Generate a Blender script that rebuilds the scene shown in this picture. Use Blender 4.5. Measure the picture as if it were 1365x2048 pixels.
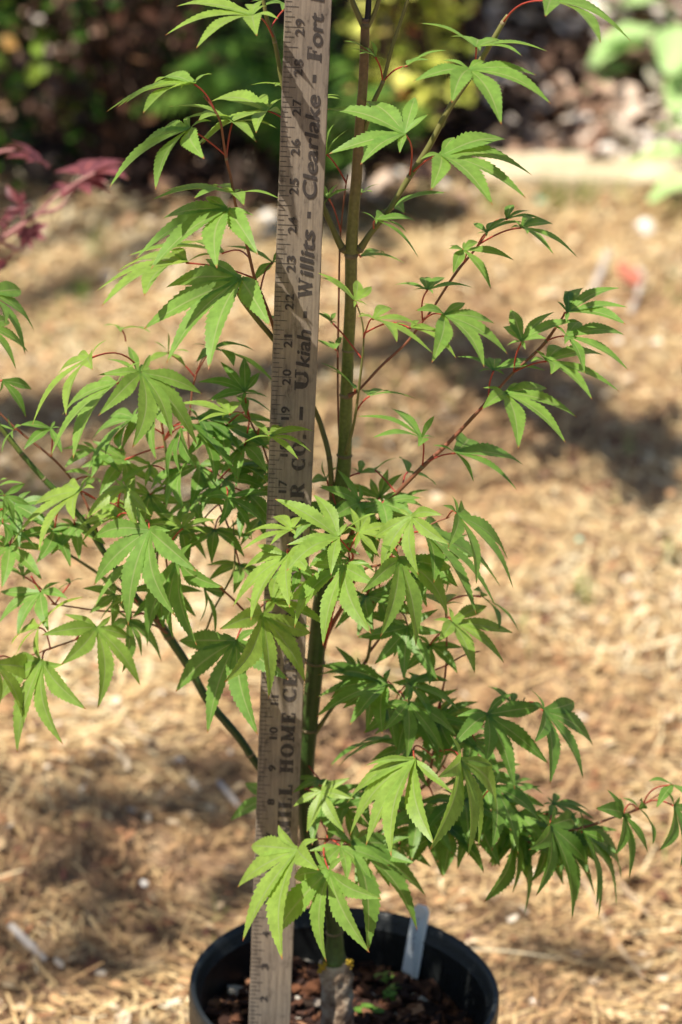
import bpy, math, random, re
import numpy as np
from mathutils import Vector, Matrix, noise as mnoise

IN = 0.0254
sc = bpy.context.scene
for o in list(bpy.data.objects): bpy.data.objects.remove(o)
COL = sc.collection

# ------------------------------------------------------------------ camera
PW, PH, FPX = 1365.0, 2048.0, 7813.7
PITCH, ROLL = math.radians(25.5), math.radians(3.0)
Z0 = 7.0                                   # soil height (ruler zero) above the ground, inches
CAM = np.array([1.739, -88.019, 58.397 + Z0]) * IN
FW = np.array([0, math.cos(PITCH), -math.sin(PITCH)])
r0 = np.array([1.0, 0, 0]); u0 = np.cross(r0, FW)
RT = math.cos(ROLL) * r0 + math.sin(ROLL) * u0
UP = -math.sin(ROLL) * r0 + math.cos(ROLL) * u0
cd = bpy.data.cameras.new('camera'); cam = bpy.data.objects.new('camera', cd); COL.objects.link(cam)
m3 = Matrix((RT, UP, -FW)).transposed()
cam.matrix_world = Matrix.Translation(Vector(CAM)) @ m3.to_4x4()
cd.sensor_fit = 'VERTICAL'; cd.sensor_height = 36.0; cd.lens = FPX / PH * 36.0
cd.clip_start = 0.05; cd.clip_end = 500
cd.dof.use_dof = True; cd.dof.focus_distance = 94.0 * IN; cd.dof.aperture_fstop = 7.4
sc.camera = cam

# ------------------------------------------------------------------ light
SUN_TO = Vector((-0.42, -0.27, 0.87)).normalized()
w = bpy.data.worlds.new("World"); sc.world = w; w.use_nodes = True
nt = w.node_tree; bg = nt.nodes['Background']
sky = nt.nodes.new('ShaderNodeTexSky'); sky.sky_type = 'NISHITA'; sky.sun_disc = False
sky.sun_elevation = math.asin(SUN_TO.z); sky.sun_rotation = math.atan2(SUN_TO.x, SUN_TO.y)
nt.links.new(sky.outputs[0], bg.inputs[0]); bg.inputs[1].default_value = 0.06
sd = bpy.data.lights.new('sun', 'SUN'); sun = bpy.data.objects.new('sun', sd); COL.objects.link(sun)
sd.energy = 5.0; sd.angle = math.radians(0.55); sd.color = (1.0, 0.93, 0.82)
sun.rotation_euler = SUN_TO.to_track_quat('Z', 'Y').to_euler()
sc.view_settings.view_transform = 'Standard'; sc.view_settings.look = 'None'
sc.view_settings.gamma = 1.0; sc.view_settings.exposure = 0.80
sc.cycles.use_denoising = True; sc.cycles.max_bounces = 8; sc.cycles.transmission_bounces = 6

# ------------------------------------------------------------------ helpers
def ray(px, py):
    return FW + RT * ((px - PW / 2) / FPX) - UP * ((py - PH / 2) / FPX)
def at(px, py, Y):                         # the point on the upright plane y = Y (inches) seen at that place of the photograph
    d = ray(px, py); t = (Y * IN - CAM[1]) / d[1]
    return CAM + d * t
def ground(px, py, z=0.0):
    d = ray(px, py); t = (z - CAM[2]) / d[2]; P = CAM + d * t
    if z < .1:
        for _ in range(6): P = CAM + d * ((z + gheight(P[0], P[1]) - CAM[2]) / d[2])
    return P
def depth_of(P): return float((np.asarray(P) - CAM) @ FW)

def new_mesh_obj(name, verts, faces, mats, parent=None, mat_idx=None, smooth=False, attrs=None):
    me = bpy.data.meshes.new(name)
    me.from_pydata([tuple(v) for v in verts], [], faces)
    if not isinstance(mats, (list, tuple)): mats = [mats]
    for m in mats: me.materials.append(m)
    if mat_idx is not None: me.polygons.foreach_set('material_index', mat_idx)
    if smooth: me.polygons.foreach_set('use_smooth', [True] * len(me.polygons))
    if attrs:
        for k, (dom, ty, data) in attrs.items():
            a = me.attributes.new(k, ty, dom)
            if ty == 'FLOAT': a.data.foreach_set('value', data)
            else: a.data.foreach_set('color', data)
    me.update()
    o = bpy.data.objects.new(name, me); COL.objects.link(o)
    if parent: o.parent = parent
    return o
def empty(name, loc=(0, 0, 0)):
    o = bpy.data.objects.new(name, None); COL.objects.link(o); o.location = loc; o.empty_display_size = .02
    return o
def tag(o, label=None, cat=None, group=None, kind=None):
    if label: o['label'] = label
    if cat: o['category'] = cat
    if group: o['group'] = group
    if kind: o['kind'] = kind
    return o
def rebase(o, loc):
    """put an object's origin at its base without moving its mesh"""
    o.data.transform(Matrix.Translation(-Vector(loc))); o.location = loc
    return o

class MB:
    def __init__(s): s.v = []; s.f = []; s.m = []; s.a = []
    def add(s, vs, fs, mi=0, a=None):
        b = len(s.v); s.v += [tuple(x) for x in vs]; s.f += [tuple(i + b for i in f) for f in fs]; s.m += [mi] * len(fs)
        s.a += list(a) if a is not None else [0.0] * len(vs)
    def box(s, c, h, R=None, mi=0):
        vs = []
        for dx in (-1, 1):
            for dy in (-1, 1):
                for dz in (-1, 1):
                    p = Vector((dx * h[0], dy * h[1], dz * h[2]))
                    if R is not None: p = R @ p
                    vs.append(Vector(c) + p)
        s.add(vs, [(0, 1, 3, 2), (4, 6, 7, 5), (0, 4, 5, 1), (2, 3, 7, 6), (0, 2, 6, 4), (1, 5, 7, 3)], mi)
    def tube(s, pts, rad, n=8, mi=0, cap=True, rough=0.0, seed=0):
        pts = [Vector(p) for p in pts]; N = len(pts); vs = []; av = []
        t = (pts[1] - pts[0]).normalized(); ref = Vector((0, 0, 1)) if abs(t.z) < .9 else Vector((1, 0, 0))
        u = t.cross(ref).normalized()
        for i, p in enumerate(pts):
            t = (pts[min(i + 1, N - 1)] - pts[max(i - 1, 0)]).normalized()
            u = (u - t * u.dot(t)).normalized(); v = t.cross(u)
            for k in range(n):
                a = 2 * math.pi * k / n
                d = u * math.cos(a) + v * math.sin(a); r = rad[i]
                if rough: r *= 1 + rough * mnoise.noise((p + d * r) * 120 + Vector((seed, 0, 0)))
                vs.append(p + d * r); av.append(i / (N - 1))
        fs = [(i * n + k, i * n + (k + 1) % n, (i + 1) * n + (k + 1) % n, (i + 1) * n + k) for i in range(N - 1) for k in range(n)]
        if cap: fs += [tuple(range(n - 1, -1, -1)), tuple((N - 1) * n + k for k in range(n))]
        s.add(vs, fs, mi, av)
    def build(s, name, mats, parent=None, smooth=False, attr=None):
        at_ = {attr: ('POINT', 'FLOAT', s.a)} if attr else None
        return new_mesh_obj(name, s.v, s.f, mats, parent, s.m, smooth, at_)

def spline(pts, rad, sub=5):
    """Catmull-Rom through the points"""
    P = [np.array(p, float) for p in pts]; P = [2 * P[0] - P[1]] + P + [2 * P[-1] - P[-2]]
    R = [rad[0]] + list(rad) + [rad[-1]]; out = []; ro = []
    for i in range(1, len(P) - 2):
        for k in range(sub):
            t = k / sub; a, b, c, d = P[i - 1], P[i], P[i + 1], P[i + 2]
            out.append(.5 * ((2 * b) + (-a + c) * t + (2 * a - 5 * b + 4 * c - d) * t * t + (-a + 3 * b - 3 * c + d) * t ** 3))
            ro.append(R[i] * (1 - t) + R[i + 1] * t)
    out.append(P[-2]); ro.append(R[-2])
    return out, ro

# ------------------------------------------------------------------ materials
def mat(name):
    m = bpy.data.materials.new(name); m.use_nodes = True
    return m, m.node_tree, m.node_tree.nodes, m.node_tree.links, m.node_tree.nodes['Principled BSDF']
def ramp(N, cols):
    r = N.new('ShaderNodeValToRGB'); e = r.color_ramp.elements
    while len(e) < len(cols): e.new(.5)
    for k, (p, c) in enumerate(cols): e[k].position = p; e[k].color = (*c, 1)
    return r
def noise_n(N, scale, detail=6, rough=.6):
    n = N.new('ShaderNodeTexNoise'); n.inputs['Scale'].default_value = scale
    n.inputs['Detail'].default_value = detail; n.inputs['Roughness'].default_value = rough
    return n
def noisy(name, cols, scale=20, rough=.8, bump=.0, bscale=None, stretch=None, detail=6, dist=.01, spec=.3):
    m, T, N, L, B = mat(name)
    tc = N.new('ShaderNodeTexCoord'); mp = N.new('ShaderNodeMapping')
    if stretch: mp.inputs['Scale'].default_value = stretch
    L.new(tc.outputs['Object'], mp.inputs[0])
    n = noise_n(N, scale, detail); L.new(mp.outputs[0], n.inputs['Vector'])
    r = ramp(N, cols); L.new(n.outputs['Fac'], r.inputs[0]); L.new(r.outputs[0], B.inputs['Base Color'])
    B.inputs['Roughness'].default_value = rough; B.inputs['Specular IOR Level'].default_value = spec
    if bump:
        n2 = noise_n(N, bscale or scale * 3, 5); L.new(mp.outputs[0], n2.inputs['Vector'])
        b = N.new('ShaderNodeBump'); b.inputs['Strength'].default_value = bump; b.inputs['Distance'].default_value = dist
        L.new(n2.outputs['Fac'], b.inputs['Height']); L.new(b.outputs[0], B.inputs['Normal'])
    return m
def leafy(name, base, vary=.25, trans=.35, rough=.5, spec=.35, tint=None, tip=None, vein=None, under=None):
    """thin leaf: attribute 'lc' = colour multiplier (r), position along lobe (g), distance from midrib (b)"""
    m, T, N, L, B = mat(name)
    a = N.new('ShaderNodeAttribute'); a.attribute_name = 'lc'
    sp = N.new('ShaderNodeSeparateColor'); L.new(a.outputs['Color'], sp.inputs[0])
    r = ramp(N, base); L.new(sp.outputs[0], r.inputs[0]); col = r.outputs[0]
    tc = N.new('ShaderNodeTexCoord'); n = noise_n(N, 160, 4); L.new(tc.outputs['Object'], n.inputs['Vector'])
    rr = ramp(N, [(.3, (1 - vary,) * 3), (.7, (1 + vary * .6,) * 3)]); L.new(n.outputs['Fac'], rr.inputs[0])
    mu = N.new('ShaderNodeMix'); mu.data_type = 'RGBA'; mu.blend_type = 'MULTIPLY'; mu.inputs[0].default_value = 1
    L.new(col, mu.inputs[6]); L.new(rr.outputs[0], mu.inputs[7]); col = mu.outputs[2]
    def layer(col, fac_socket, frm, to, c):
        mr = N.new('ShaderNodeMapRange'); mr.inputs[1].default_value = frm; mr.inputs[2].default_value = to
        L.new(fac_socket, mr.inputs[0])
        mx = N.new('ShaderNodeMix'); mx.data_type = 'RGBA'; L.new(mr.outputs[0], mx.inputs[0])
        L.new(col, mx.inputs[6]); mx.inputs[7].default_value = (*c, 1)
        return mx.outputs[2]
    if vein:
        col = layer(col, sp.outputs[2], .09, .0, vein)
    if tip:
        col = layer(col, sp.outputs[1], .94, 1.0, tip)
    B.inputs['Roughness'].default_value = rough; B.inputs['Specular IOR Level'].default_value = spec
    L.new(col, B.inputs['Base Color'])
    tr = N.new('ShaderNodeBsdfTranslucent'); mx = N.new('ShaderNodeMixShader'); mx.inputs[0].default_value = trans
    hs = N.new('ShaderNodeHueSaturation'); hs.inputs['Value'].default_value = 1.35; hs.inputs['Saturation'].default_value = 1.05
    hs.inputs['Hue'].default_value = .492
    L.new(col, hs.inputs['Color']); L.new(hs.outputs[0], tr.inputs[0])
    L.new(B.outputs[0], mx.inputs[1]); L.new(tr.outputs[0], mx.inputs[2])
    L.new(mx.outputs[0], N['Material Output'].inputs['Surface'])
    bn = noise_n(N, 500, 3); L.new(tc.outputs['Object'], bn.inputs['Vector'])
    b = N.new('ShaderNodeBump'); b.inputs['Strength'].default_value = .25; b.inputs['Distance'].default_value = .001
    L.new(bn.outputs['Fac'], b.inputs['Height']); L.new(b.outputs[0], B.inputs['Normal'])
    return m
def attr_ramp(name, cols, rough=.8, trans=0, spec=.25):
    m, T, N, L, B = mat(name)
    a = N.new('ShaderNodeAttribute'); a.attribute_name = 'lc'
    sp = N.new('ShaderNodeSeparateColor'); L.new(a.outputs['Color'], sp.inputs[0])
    r = ramp(N, cols); L.new(sp.outputs[0], r.inputs[0]); L.new(r.outputs[0], B.inputs['Base Color'])
    B.inputs['Roughness'].default_value = rough; B.inputs['Specular IOR Level'].default_value = spec
    if trans:
        tr = N.new('ShaderNodeBsdfTranslucent'); mx = N.new('ShaderNodeMixShader'); mx.inputs[0].default_value = trans
        L.new(r.outputs[0], tr.inputs[0]); L.new(B.outputs[0], mx.inputs[1]); L.new(tr.outputs[0], mx.inputs[2])
        L.new(mx.outputs[0], N['Material Output'].inputs['Surface'])
    return m

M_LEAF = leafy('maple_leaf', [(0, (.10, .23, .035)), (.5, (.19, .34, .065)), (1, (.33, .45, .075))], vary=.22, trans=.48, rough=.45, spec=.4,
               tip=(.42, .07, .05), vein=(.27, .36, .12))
M_PET = noisy('petiole_red', [(.3, (.30, .035, .03)), (.7, (.42, .07, .04))], 60, .5)
M_REDLEAF = leafy('red_maple_leaf', [(0, (.09, .018, .025)), (.6, (.20, .065, .075)), (1, (.34, .15, .10))], vary=.3, trans=.3, vein=(.4, .12, .1), tip=(.55, .25, .12))
M_REDSTEM = noisy('red_maple_stem', [(.3, (.3, .12, .12)), (.7, (.4, .2, .18))], 40, .7)

def stem_mat():
    m, T, N, L, B = mat('maple_bark')
    g = N.new('ShaderNodeNewGeometry'); s = N.new('ShaderNodeSeparateXYZ'); L.new(g.outputs['Position'], s.inputs[0])
    mr = N.new('ShaderNodeMapRange'); mr.inputs[1].default_value = 7 * IN; mr.inputs[2].default_value = 38 * IN; L.new(s.outputs[2], mr.inputs[0])
    n = noise_n(N, 30, 5); L.new(g.outputs['Position'], n.inputs['Vector'])
    ad = N.new('ShaderNodeMath'); ad.operation = 'MULTIPLY_ADD'; ad.inputs[1].default_value = .25; L.new(n.outputs['Fac'], ad.inputs[0]); L.new(mr.outputs[0], ad.inputs[2])
    r = ramp(N, [(.10, (.26, .44, .07)), (.17, (.10, .19, .03)), (.24, (.022, .045, .009)), (.45, (.030, .065, .011)), (.62, (.06, .11, .018)), (.78, (.15, .17, .035)), (.92, (.17, .14, .05)), (1.0, (.16, .09, .045))])
    L.new(ad.outputs[0], r.inputs[0])
    n2 = noise_n(N, 420, 4); L.new(g.outputs['Position'], n2.inputs['Vector'])
    r2 = ramp(N, [(.35, (.75,) * 3), (.7, (1.2,) * 3)]); L.new(n2.outputs['Fac'], r2.inputs[0])
    mu = N.new('ShaderNodeMix'); mu.data_type = 'RGBA'; mu.blend_type = 'MULTIPLY'; mu.inputs[0].default_value = 1
    L.new(r.outputs[0], mu.inputs[6]); L.new(r2.outputs[0], mu.inputs[7]); L.new(mu.outputs[2], B.inputs['Base Color'])
    B.inputs['Roughness'].default_value = .48
    b = N.new('ShaderNodeBump'); b.inputs['Strength'].default_value = .3; b.inputs['Distance'].default_value = .001
    L.new(n2.outputs['Fac'], b.inputs['Height']); L.new(b.outputs[0], B.inputs['Normal'])
    return m
M_STEM = stem_mat()
M_TWIG = noisy('twig_brown_red', [(.3, (.14, .07, .035)), (.7, (.27, .085, .05))], 18, .55)
M_OLIVE = noisy('twig_olive', [(.3, (.10, .11, .03)), (.7, (.20, .17, .06))], 25, .5)
M_NODE = noisy('node_ring', [(.3, (.09, .07, .035)), (.7, (.26, .20, .12))], 90, .8)
M_BLACKROD = noisy('black_stem', [(.3, (.008, .009, .015)), (.7, (.02, .02, .035))], 90, .5)
M_ROOT = noisy('rootstock_bark', [(.28, (.03, .02, .015)), (.45, (.26, .18, .12)), (.58, (.48, .38, .28)), (.75, (.32, .31, .24))], 75, .9, .9, 160, dist=.003)
M_LICHEN = noisy('yellow_lichen', [(.3, (.45, .28, .02)), (.7, (.62, .45, .06))], 300, .9, .8, 600, dist=.002)
M_POT = noisy('black_plastic', [(.3, (.006, .007, .007)), (.7, (.013, .015, .016))], 60, .42, .12, 300, spec=.45)
M_SOIL = noisy('soil', [(.3, (.012, .008, .006)), (.7, (.05, .028, .018))], 60, .95, 1, 120)
M_CHIP = attr_ramp('bark_chip', [(0, (.012, .006, .005)), (.4, (.05, .022, .014)), (.7, (.15, .06, .028)), (.9, (.30, .16, .09)), (1, (.42, .38, .32))], .8)
M_STRAW = attr_ramp('straw', [(0, (.20, .115, .065)), (.2, (.41, .25, .12)), (.45, (.60, .42, .205)), (.75, (.75, .585, .32)), (.97, (.82, .73, .50)), (1, (.82, .73, .50))], .75, .15)
M_LITTER = attr_ramp('leaf_litter', [(0, (.10, .04, .03)), (.3, (.31, .155, .075)), (.6, (.50, .315, .155)), (.85, (.68, .51, .30)), (1, (.74, .64, .50))], .8, .1)
M_STONE = noisy('pale_stone', [(.3, (.36, .29, .23)), (.7, (.55, .46, .38))], 60, .8, .6)
M_WHITE = noisy('white_stone', [(.3, (.66, .63, .58)), (.7, (.80, .77, .72))], 60, .7, .4)
M_TIMBER = noisy('weathered_timber', [(.25, (.34, .27, .17)), (.5, (.60, .50, .33)), (.75, (.76, .68, .50))], 9, .8, .5, 30, stretch=(1, 6, 6))
M_STICK = noisy('bleached_stick', [(.3, (.40, .34, .28)), (.7, (.62, .56, .5))], 40, .8)
M_DSTALK = noisy('dry_stalk', [(.3, (.34, .24, .15)), (.7, (.50, .38, .25))], 40, .8)
M_TEAL = noisy('teal_plastic', [(.3, (.05, .42, .36)), (.7, (.12, .55, .45))], 40, .4)
M_MINT = noisy('mint_plastic', [(.3, (.35, .68, .50)), (.7, (.5, .8, .62))], 40, .4)
M_SHRUB = attr_ramp('shrub_leaf', [(0, (.014, .04, .008)), (.35, (.05, .12, .015)), (.7, (.15, .28, .03)), (.92, (.33, .42, .06)), (1, (.42, .2, .07))], .45, .35)
M_YELLOW = attr_ramp('yellow_leaf', [(0, (.30, .42, .05)), (.5, (.66, .70, .12)), (.85, (.80, .78, .22)), (.97, (.6, .10, .06)), (1, (.6, .08, .06))], .5, .35)
M_MULCH = attr_ramp('mulch', [(0, (.04, .022, .018)), (.3, (.20, .11, .07)), (.6, (.44, .29, .20)), (.9, (.64, .53, .43)), (1, (.7, .62, .54))], .85)
M_BRONZE = attr_ramp('brown_dead_leaf', [(0, (.03, .013, .009)), (.5, (.09, .038, .022)), (.9, (.24, .12, .06)), (1, (.52, .36, .22))], .8, .15)
M_BIG = attr_ramp('broad_leaf', [(0, (.18, .38, .09)), (.6, (.40, .62, .22)), (1, (.60, .78, .38))], .35, .35)
M_FERN = attr_ramp('fern', [(0, (.05, .13, .02)), (.6, (.12, .25, .035)), (1, (.22, .36, .06))], .6, .25)
M_GRASS = attr_ramp('grass', [(0, (.07, .16, .02)), (.6, (.16, .30, .05)), (1, (.40, .45, .12))], .6, .25)
M_BROWNSTEM = noisy('shrub_stem', [(.3, (.03, .017, .012)), (.7, (.10, .06, .042))], 30, .85)
M_RED = noisy('red_dry_leaf', [(.3, (.42, .10, .07)), (.7, (.58, .22, .14))], 50, .6)
M_TAG = noisy('label_plastic', [(.3, (.72, .76, .80)), (.7, (.80, .82, .84))], 30, .5)
M_PENCIL = noisy('faded_writing', [(.3, (.22, .23, .27)), (.7, (.3, .3, .34))], 80, .7)

def ruler_mat():
    m, T, N, L, B = mat('ruler_wood')
    tc = N.new('ShaderNodeTexCoord'); mp = N.new('ShaderNodeMapping'); mp.inputs['Scale'].default_value = (1, 1, .045)
    L.new(tc.outputs['Object'], mp.inputs[0])
    n = noise_n(N, 420, 6, .7); L.new(mp.outputs[0], n.inputs['Vector'])
    r = ramp(N, [(.25, (.12, .098, .076)), (.42, (.23, .19, .15)), (.6, (.31, .26, .205)), (.8, (.38, .325, .26))]); L.new(n.outputs['Fac'], r.inputs[0])
    mp2 = N.new('ShaderNodeMapping'); mp2.inputs['Scale'].default_value = (1, 1, .45); L.new(tc.outputs['Object'], mp2.inputs[0])
    n2 = noise_n(N, 130, 8, .75); L.new(mp2.outputs[0], n2.inputs['Vector'])
    r2 = ramp(N, [(.32, (.30, .28, .28)), (.46, (.85, .85, .87)), (.7, (1.08, 1.06, 1.02))]); L.new(n2.outputs['Fac'], r2.inputs[0])
    n3 = noise_n(N, 9, 3); L.new(tc.outputs['Object'], n3.inputs['Vector'])
    r3 = ramp(N, [(.35, (.78, .77, .78)), (.65, (1.1, 1.07, 1.0))]); L.new(n3.outputs['Fac'], r3.inputs[0])
    c = r.outputs[0]
    for q in (r2, r3):
        mu = N.new('ShaderNodeMix'); mu.data_type = 'RGBA'; mu.blend_type = 'MULTIPLY'; mu.inputs[0].default_value = 1
        L.new(c, mu.inputs[6]); L.new(q.outputs[0], mu.inputs[7]); c = mu.outputs[2]
    L.new(c, B.inputs['Base Color']); B.inputs['Roughness'].default_value = .75; B.inputs['Specular IOR Level'].default_value = .25
    b = N.new('ShaderNodeBump'); b.inputs['Strength'].default_value = .25; b.inputs['Distance'].default_value = .001
    L.new(n.outputs['Fac'], b.inputs['Height']); L.new(b.outputs[0], B.inputs['Normal'])
    return m
M_RULER = ruler_mat()
def ink_mat():
    m, T, N, L, B = mat('worn_ink')
    tc = N.new('ShaderNodeTexCoord'); mp = N.new('ShaderNodeMapping'); mp.inputs['Scale'].default_value = (1, 1, .25); L.new(tc.outputs['Object'], mp.inputs[0])
    n = noise_n(N, 700, 6, .75); L.new(mp.outputs[0], n.inputs['Vector'])
    r = ramp(N, [(.3, (.028, .022, .020)), (.58, (.05, .04, .036)), (.72, (.17, .13, .11))]); L.new(n.outputs['Fac'], r.inputs[0])
    L.new(r.outputs[0], B.inputs['Base Color']); B.inputs['Roughness'].default_value = .8
    return m
M_INK = ink_mat()

def ground_mat():
    m, T, N, L, B = mat('dry_ground')
    g = N.new('ShaderNodeNewGeometry')
    n = noise_n(N, 14, 9, .7); L.new(g.outputs['Position'], n.inputs['Vector'])
    r = ramp(N, [(.30, (.18, .10, .07)), (.45, (.34, .235, .145)), (.6, (.48, .36, .225)), (.75, (.58, .46, .31))]); L.new(n.outputs['Fac'], r.inputs[0])
    n2 = noise_n(N, 90, 5, .7); L.new(g.outputs['Position'], n2.inputs['Vector'])
    r2 = ramp(N, [(.35, (.6, .55, .5)), (.6, (1.1, 1.05, 1))]); L.new(n2.outputs['Fac'], r2.inputs[0])
    mu = N.new('ShaderNodeMix'); mu.data_type = 'RGBA'; mu.blend_type = 'MULTIPLY'; mu.inputs[0].default_value = 1
    L.new(r.outputs[0], mu.inputs[6]); L.new(r2.outputs[0], mu.inputs[7])
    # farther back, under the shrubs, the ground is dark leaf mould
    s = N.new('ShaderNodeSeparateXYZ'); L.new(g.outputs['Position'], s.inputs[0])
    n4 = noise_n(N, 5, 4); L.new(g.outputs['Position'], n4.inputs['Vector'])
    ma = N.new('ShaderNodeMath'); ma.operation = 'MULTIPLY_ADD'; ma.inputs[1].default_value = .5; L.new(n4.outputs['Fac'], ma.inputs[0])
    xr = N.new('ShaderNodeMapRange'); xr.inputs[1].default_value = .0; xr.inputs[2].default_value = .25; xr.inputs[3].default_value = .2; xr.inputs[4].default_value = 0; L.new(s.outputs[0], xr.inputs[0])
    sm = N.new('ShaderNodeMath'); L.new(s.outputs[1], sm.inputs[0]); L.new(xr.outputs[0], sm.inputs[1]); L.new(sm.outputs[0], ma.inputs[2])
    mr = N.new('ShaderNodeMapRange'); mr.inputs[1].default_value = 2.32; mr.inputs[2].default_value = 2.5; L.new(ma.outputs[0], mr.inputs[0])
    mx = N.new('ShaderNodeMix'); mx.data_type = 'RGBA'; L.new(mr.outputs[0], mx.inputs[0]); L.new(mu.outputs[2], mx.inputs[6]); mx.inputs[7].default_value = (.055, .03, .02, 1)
    L.new(mx.outputs[2], B.inputs['Base Color']); B.inputs['Roughness'].default_value = .95; B.inputs['Specular IOR Level'].default_value = .1
    b = N.new('ShaderNodeBump'); b.inputs['Strength'].default_value = .8; b.inputs['Distance'].default_value = .01
    L.new(n2.outputs['Fac'], b.inputs['Height']); L.new(b.outputs[0], B.inputs['Normal'])
    return m

# ------------------------------------------------------------------ ground
def gheight(x, y):
    bank = max(0, y - 2.30) * .32 * min(1, max(0, (x - .02) / .2)) * (1 if y < 3 else max(0, 1 - (y - 3) * 1.1))
    return bank + .008 * mnoise.noise(Vector((x * 3.1, y * 3.1, 0))) + .005 * mnoise.noise(Vector((x * 9, y * 9, 3)))
def build_ground():
    xs = sorted(set([-200, -80, -30, -12, -6, -3] + [round(-2 + .05 * i, 3) for i in range(81)] + [3, 6, 12, 30, 80, 200]))
    ys = sorted(set([-200, -80, -30, -12, -6, -3] + [round(-1.5 + .05 * i, 3) for i in range(111)] + [5, 7, 12, 30, 80, 200]))
    vs = []; fs = []
    for y in ys:
        for x in xs:
            inside = abs(x) <= 2 and -1.5 <= y <= 4
            vs.append((x, y, gheight(x, y) if inside else 0))
    W = len(xs)
    for j in range(len(ys) - 1):
        for i in range(W - 1):
            fs.append((j * W + i, j * W + i + 1, (j + 1) * W + i + 1, (j + 1) * W + i))
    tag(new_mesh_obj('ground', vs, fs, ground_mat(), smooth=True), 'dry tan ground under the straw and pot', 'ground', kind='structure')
build_ground()

rng = np.random.default_rng(7)
def in_view(x, y, pad=.18):
    """inside the strip of ground the camera and its neighbours can see (a wide margin round it)"""
    d = y - CAM[1]
    return abs(x - CAM[0]) < .105 * d + pad + .12
POT = (2.50 * IN, 1.25 * IN)
def back_edge(x): return 2.24 - .2 * min(1, max(0, 1 - x / .25))
def clear_of_pot(x, y): return math.hypot(x - POT[0], y - POT[1]) > .088

def scatter_blades(name, n, ylo, yhi, lmin, lmax, wd, matl, label, cat, tilt=.25, pal=None, seed=1, patch=3.0, curve=.25, lo=-.9, hi=1.0):
    R = np.random.default_rng(seed); V = []; F = []; C = []
    k = 0; tries = 0
    while k < n and tries < n * 6:
        tries += 1
        y = R.uniform(ylo, yhi); x = R.uniform(lo, hi)
        if not in_view(x, y) or not clear_of_pot(x, y): continue
        if y > back_edge(x) + R.normal(0, .05): continue
        if name == 'long_straw' and mnoise.noise(Vector((x * 4, y * 4, 50))) < -.1: continue
        if name == 'green_shoots' and mnoise.noise(Vector((x * 5, y * 3.5, 77))) < .22: continue
        # straw lies in drifts that share a direction
        a = 3.0 * mnoise.noise(Vector((x * 2.3, y * 2.3, seed))) + R.normal(0, .75) + .25
        Ln = R.uniform(lmin, lmax); wdt = wd * R.uniform(.6, 1.5)
        dx, dy = math.cos(a), math.sin(a); el = R.normal(0, tilt)
        z = gheight(x, y) + .002 + abs(R.normal(0, .006)); b = len(V)
        d = np.array([dx * math.cos(el), dy * math.cos(el), math.sin(el)]); s = np.array([-dy, dx, 0]); cv = R.normal(0, curve)
        p0 = np.array([x, y, z + abs(d[2]) * Ln * .4])
        for t in (-.5, 0, .5):
            c = p0 + d * Ln * t + s * cv * Ln * (t * t - .1); c[2] = max(c[2], gheight(c[0], c[1]) + .001)
            ww = wdt * (1 if t == 0 else .75)
            V.append(c - s * ww); V.append(c + s * ww + np.array([0, 0, wdt * R.uniform(-.6, .6)]))
        F += [(b, b + 2, b + 3, b + 1), (b + 2, b + 4, b + 5, b + 3)]
        v = pal(x, y, R); C += [v] * 6; k += 1
    col = []
    for v in C: col += [v, 0, 0, 1]
    o = new_mesh_obj(name, V, F, matl, attrs={'lc': ('POINT', 'FLOAT_COLOR', col)})
    return tag(o, label, cat, kind='stuff')
def straw_pal(x, y, R):
    base = .40 + .10 * min(1, max(0, y / 1.5)) + .50 * mnoise.noise(Vector((x * 3.3, y * 2.2, 11))) + .35 * mnoise.noise(Vector((x * 14, y * 10, 4))) + R.normal(0, .22)
    return float(np.clip(base, 0, 1))
scatter_blades('straw', 60000, -.6, 2.35, .008, .036, .0009, M_STRAW, 'golden dry straw matted over the whole clearing floor', 'straw', pal=straw_pal, seed=3, lo=-.75, hi=.9)
scatter_blades('long_straw', 2000, -.6, 2.3, .03, .10, .0011, M_STRAW, 'longer bleached straws lying loosely on top of the matted straw', 'straw', pal=lambda x, y, R: straw_pal(x, y, R) + .18, seed=31, lo=-.75, hi=.9)
M_GSHOOT = attr_ramp('green_shoots', [(0, (.20, .26, .06)), (1, (.42, .44, .16))], .6, .25)
_sb = scatter_blades('green_shoots', 1500, -.6, 2.2, .012, .035, .0008, M_GSHOOT, 'faint green shoots coming through the straw in patches', 'grass', tilt=.9, pal=lambda x, y, R: R.random(), seed=14, lo=-.75, hi=.9)
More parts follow.
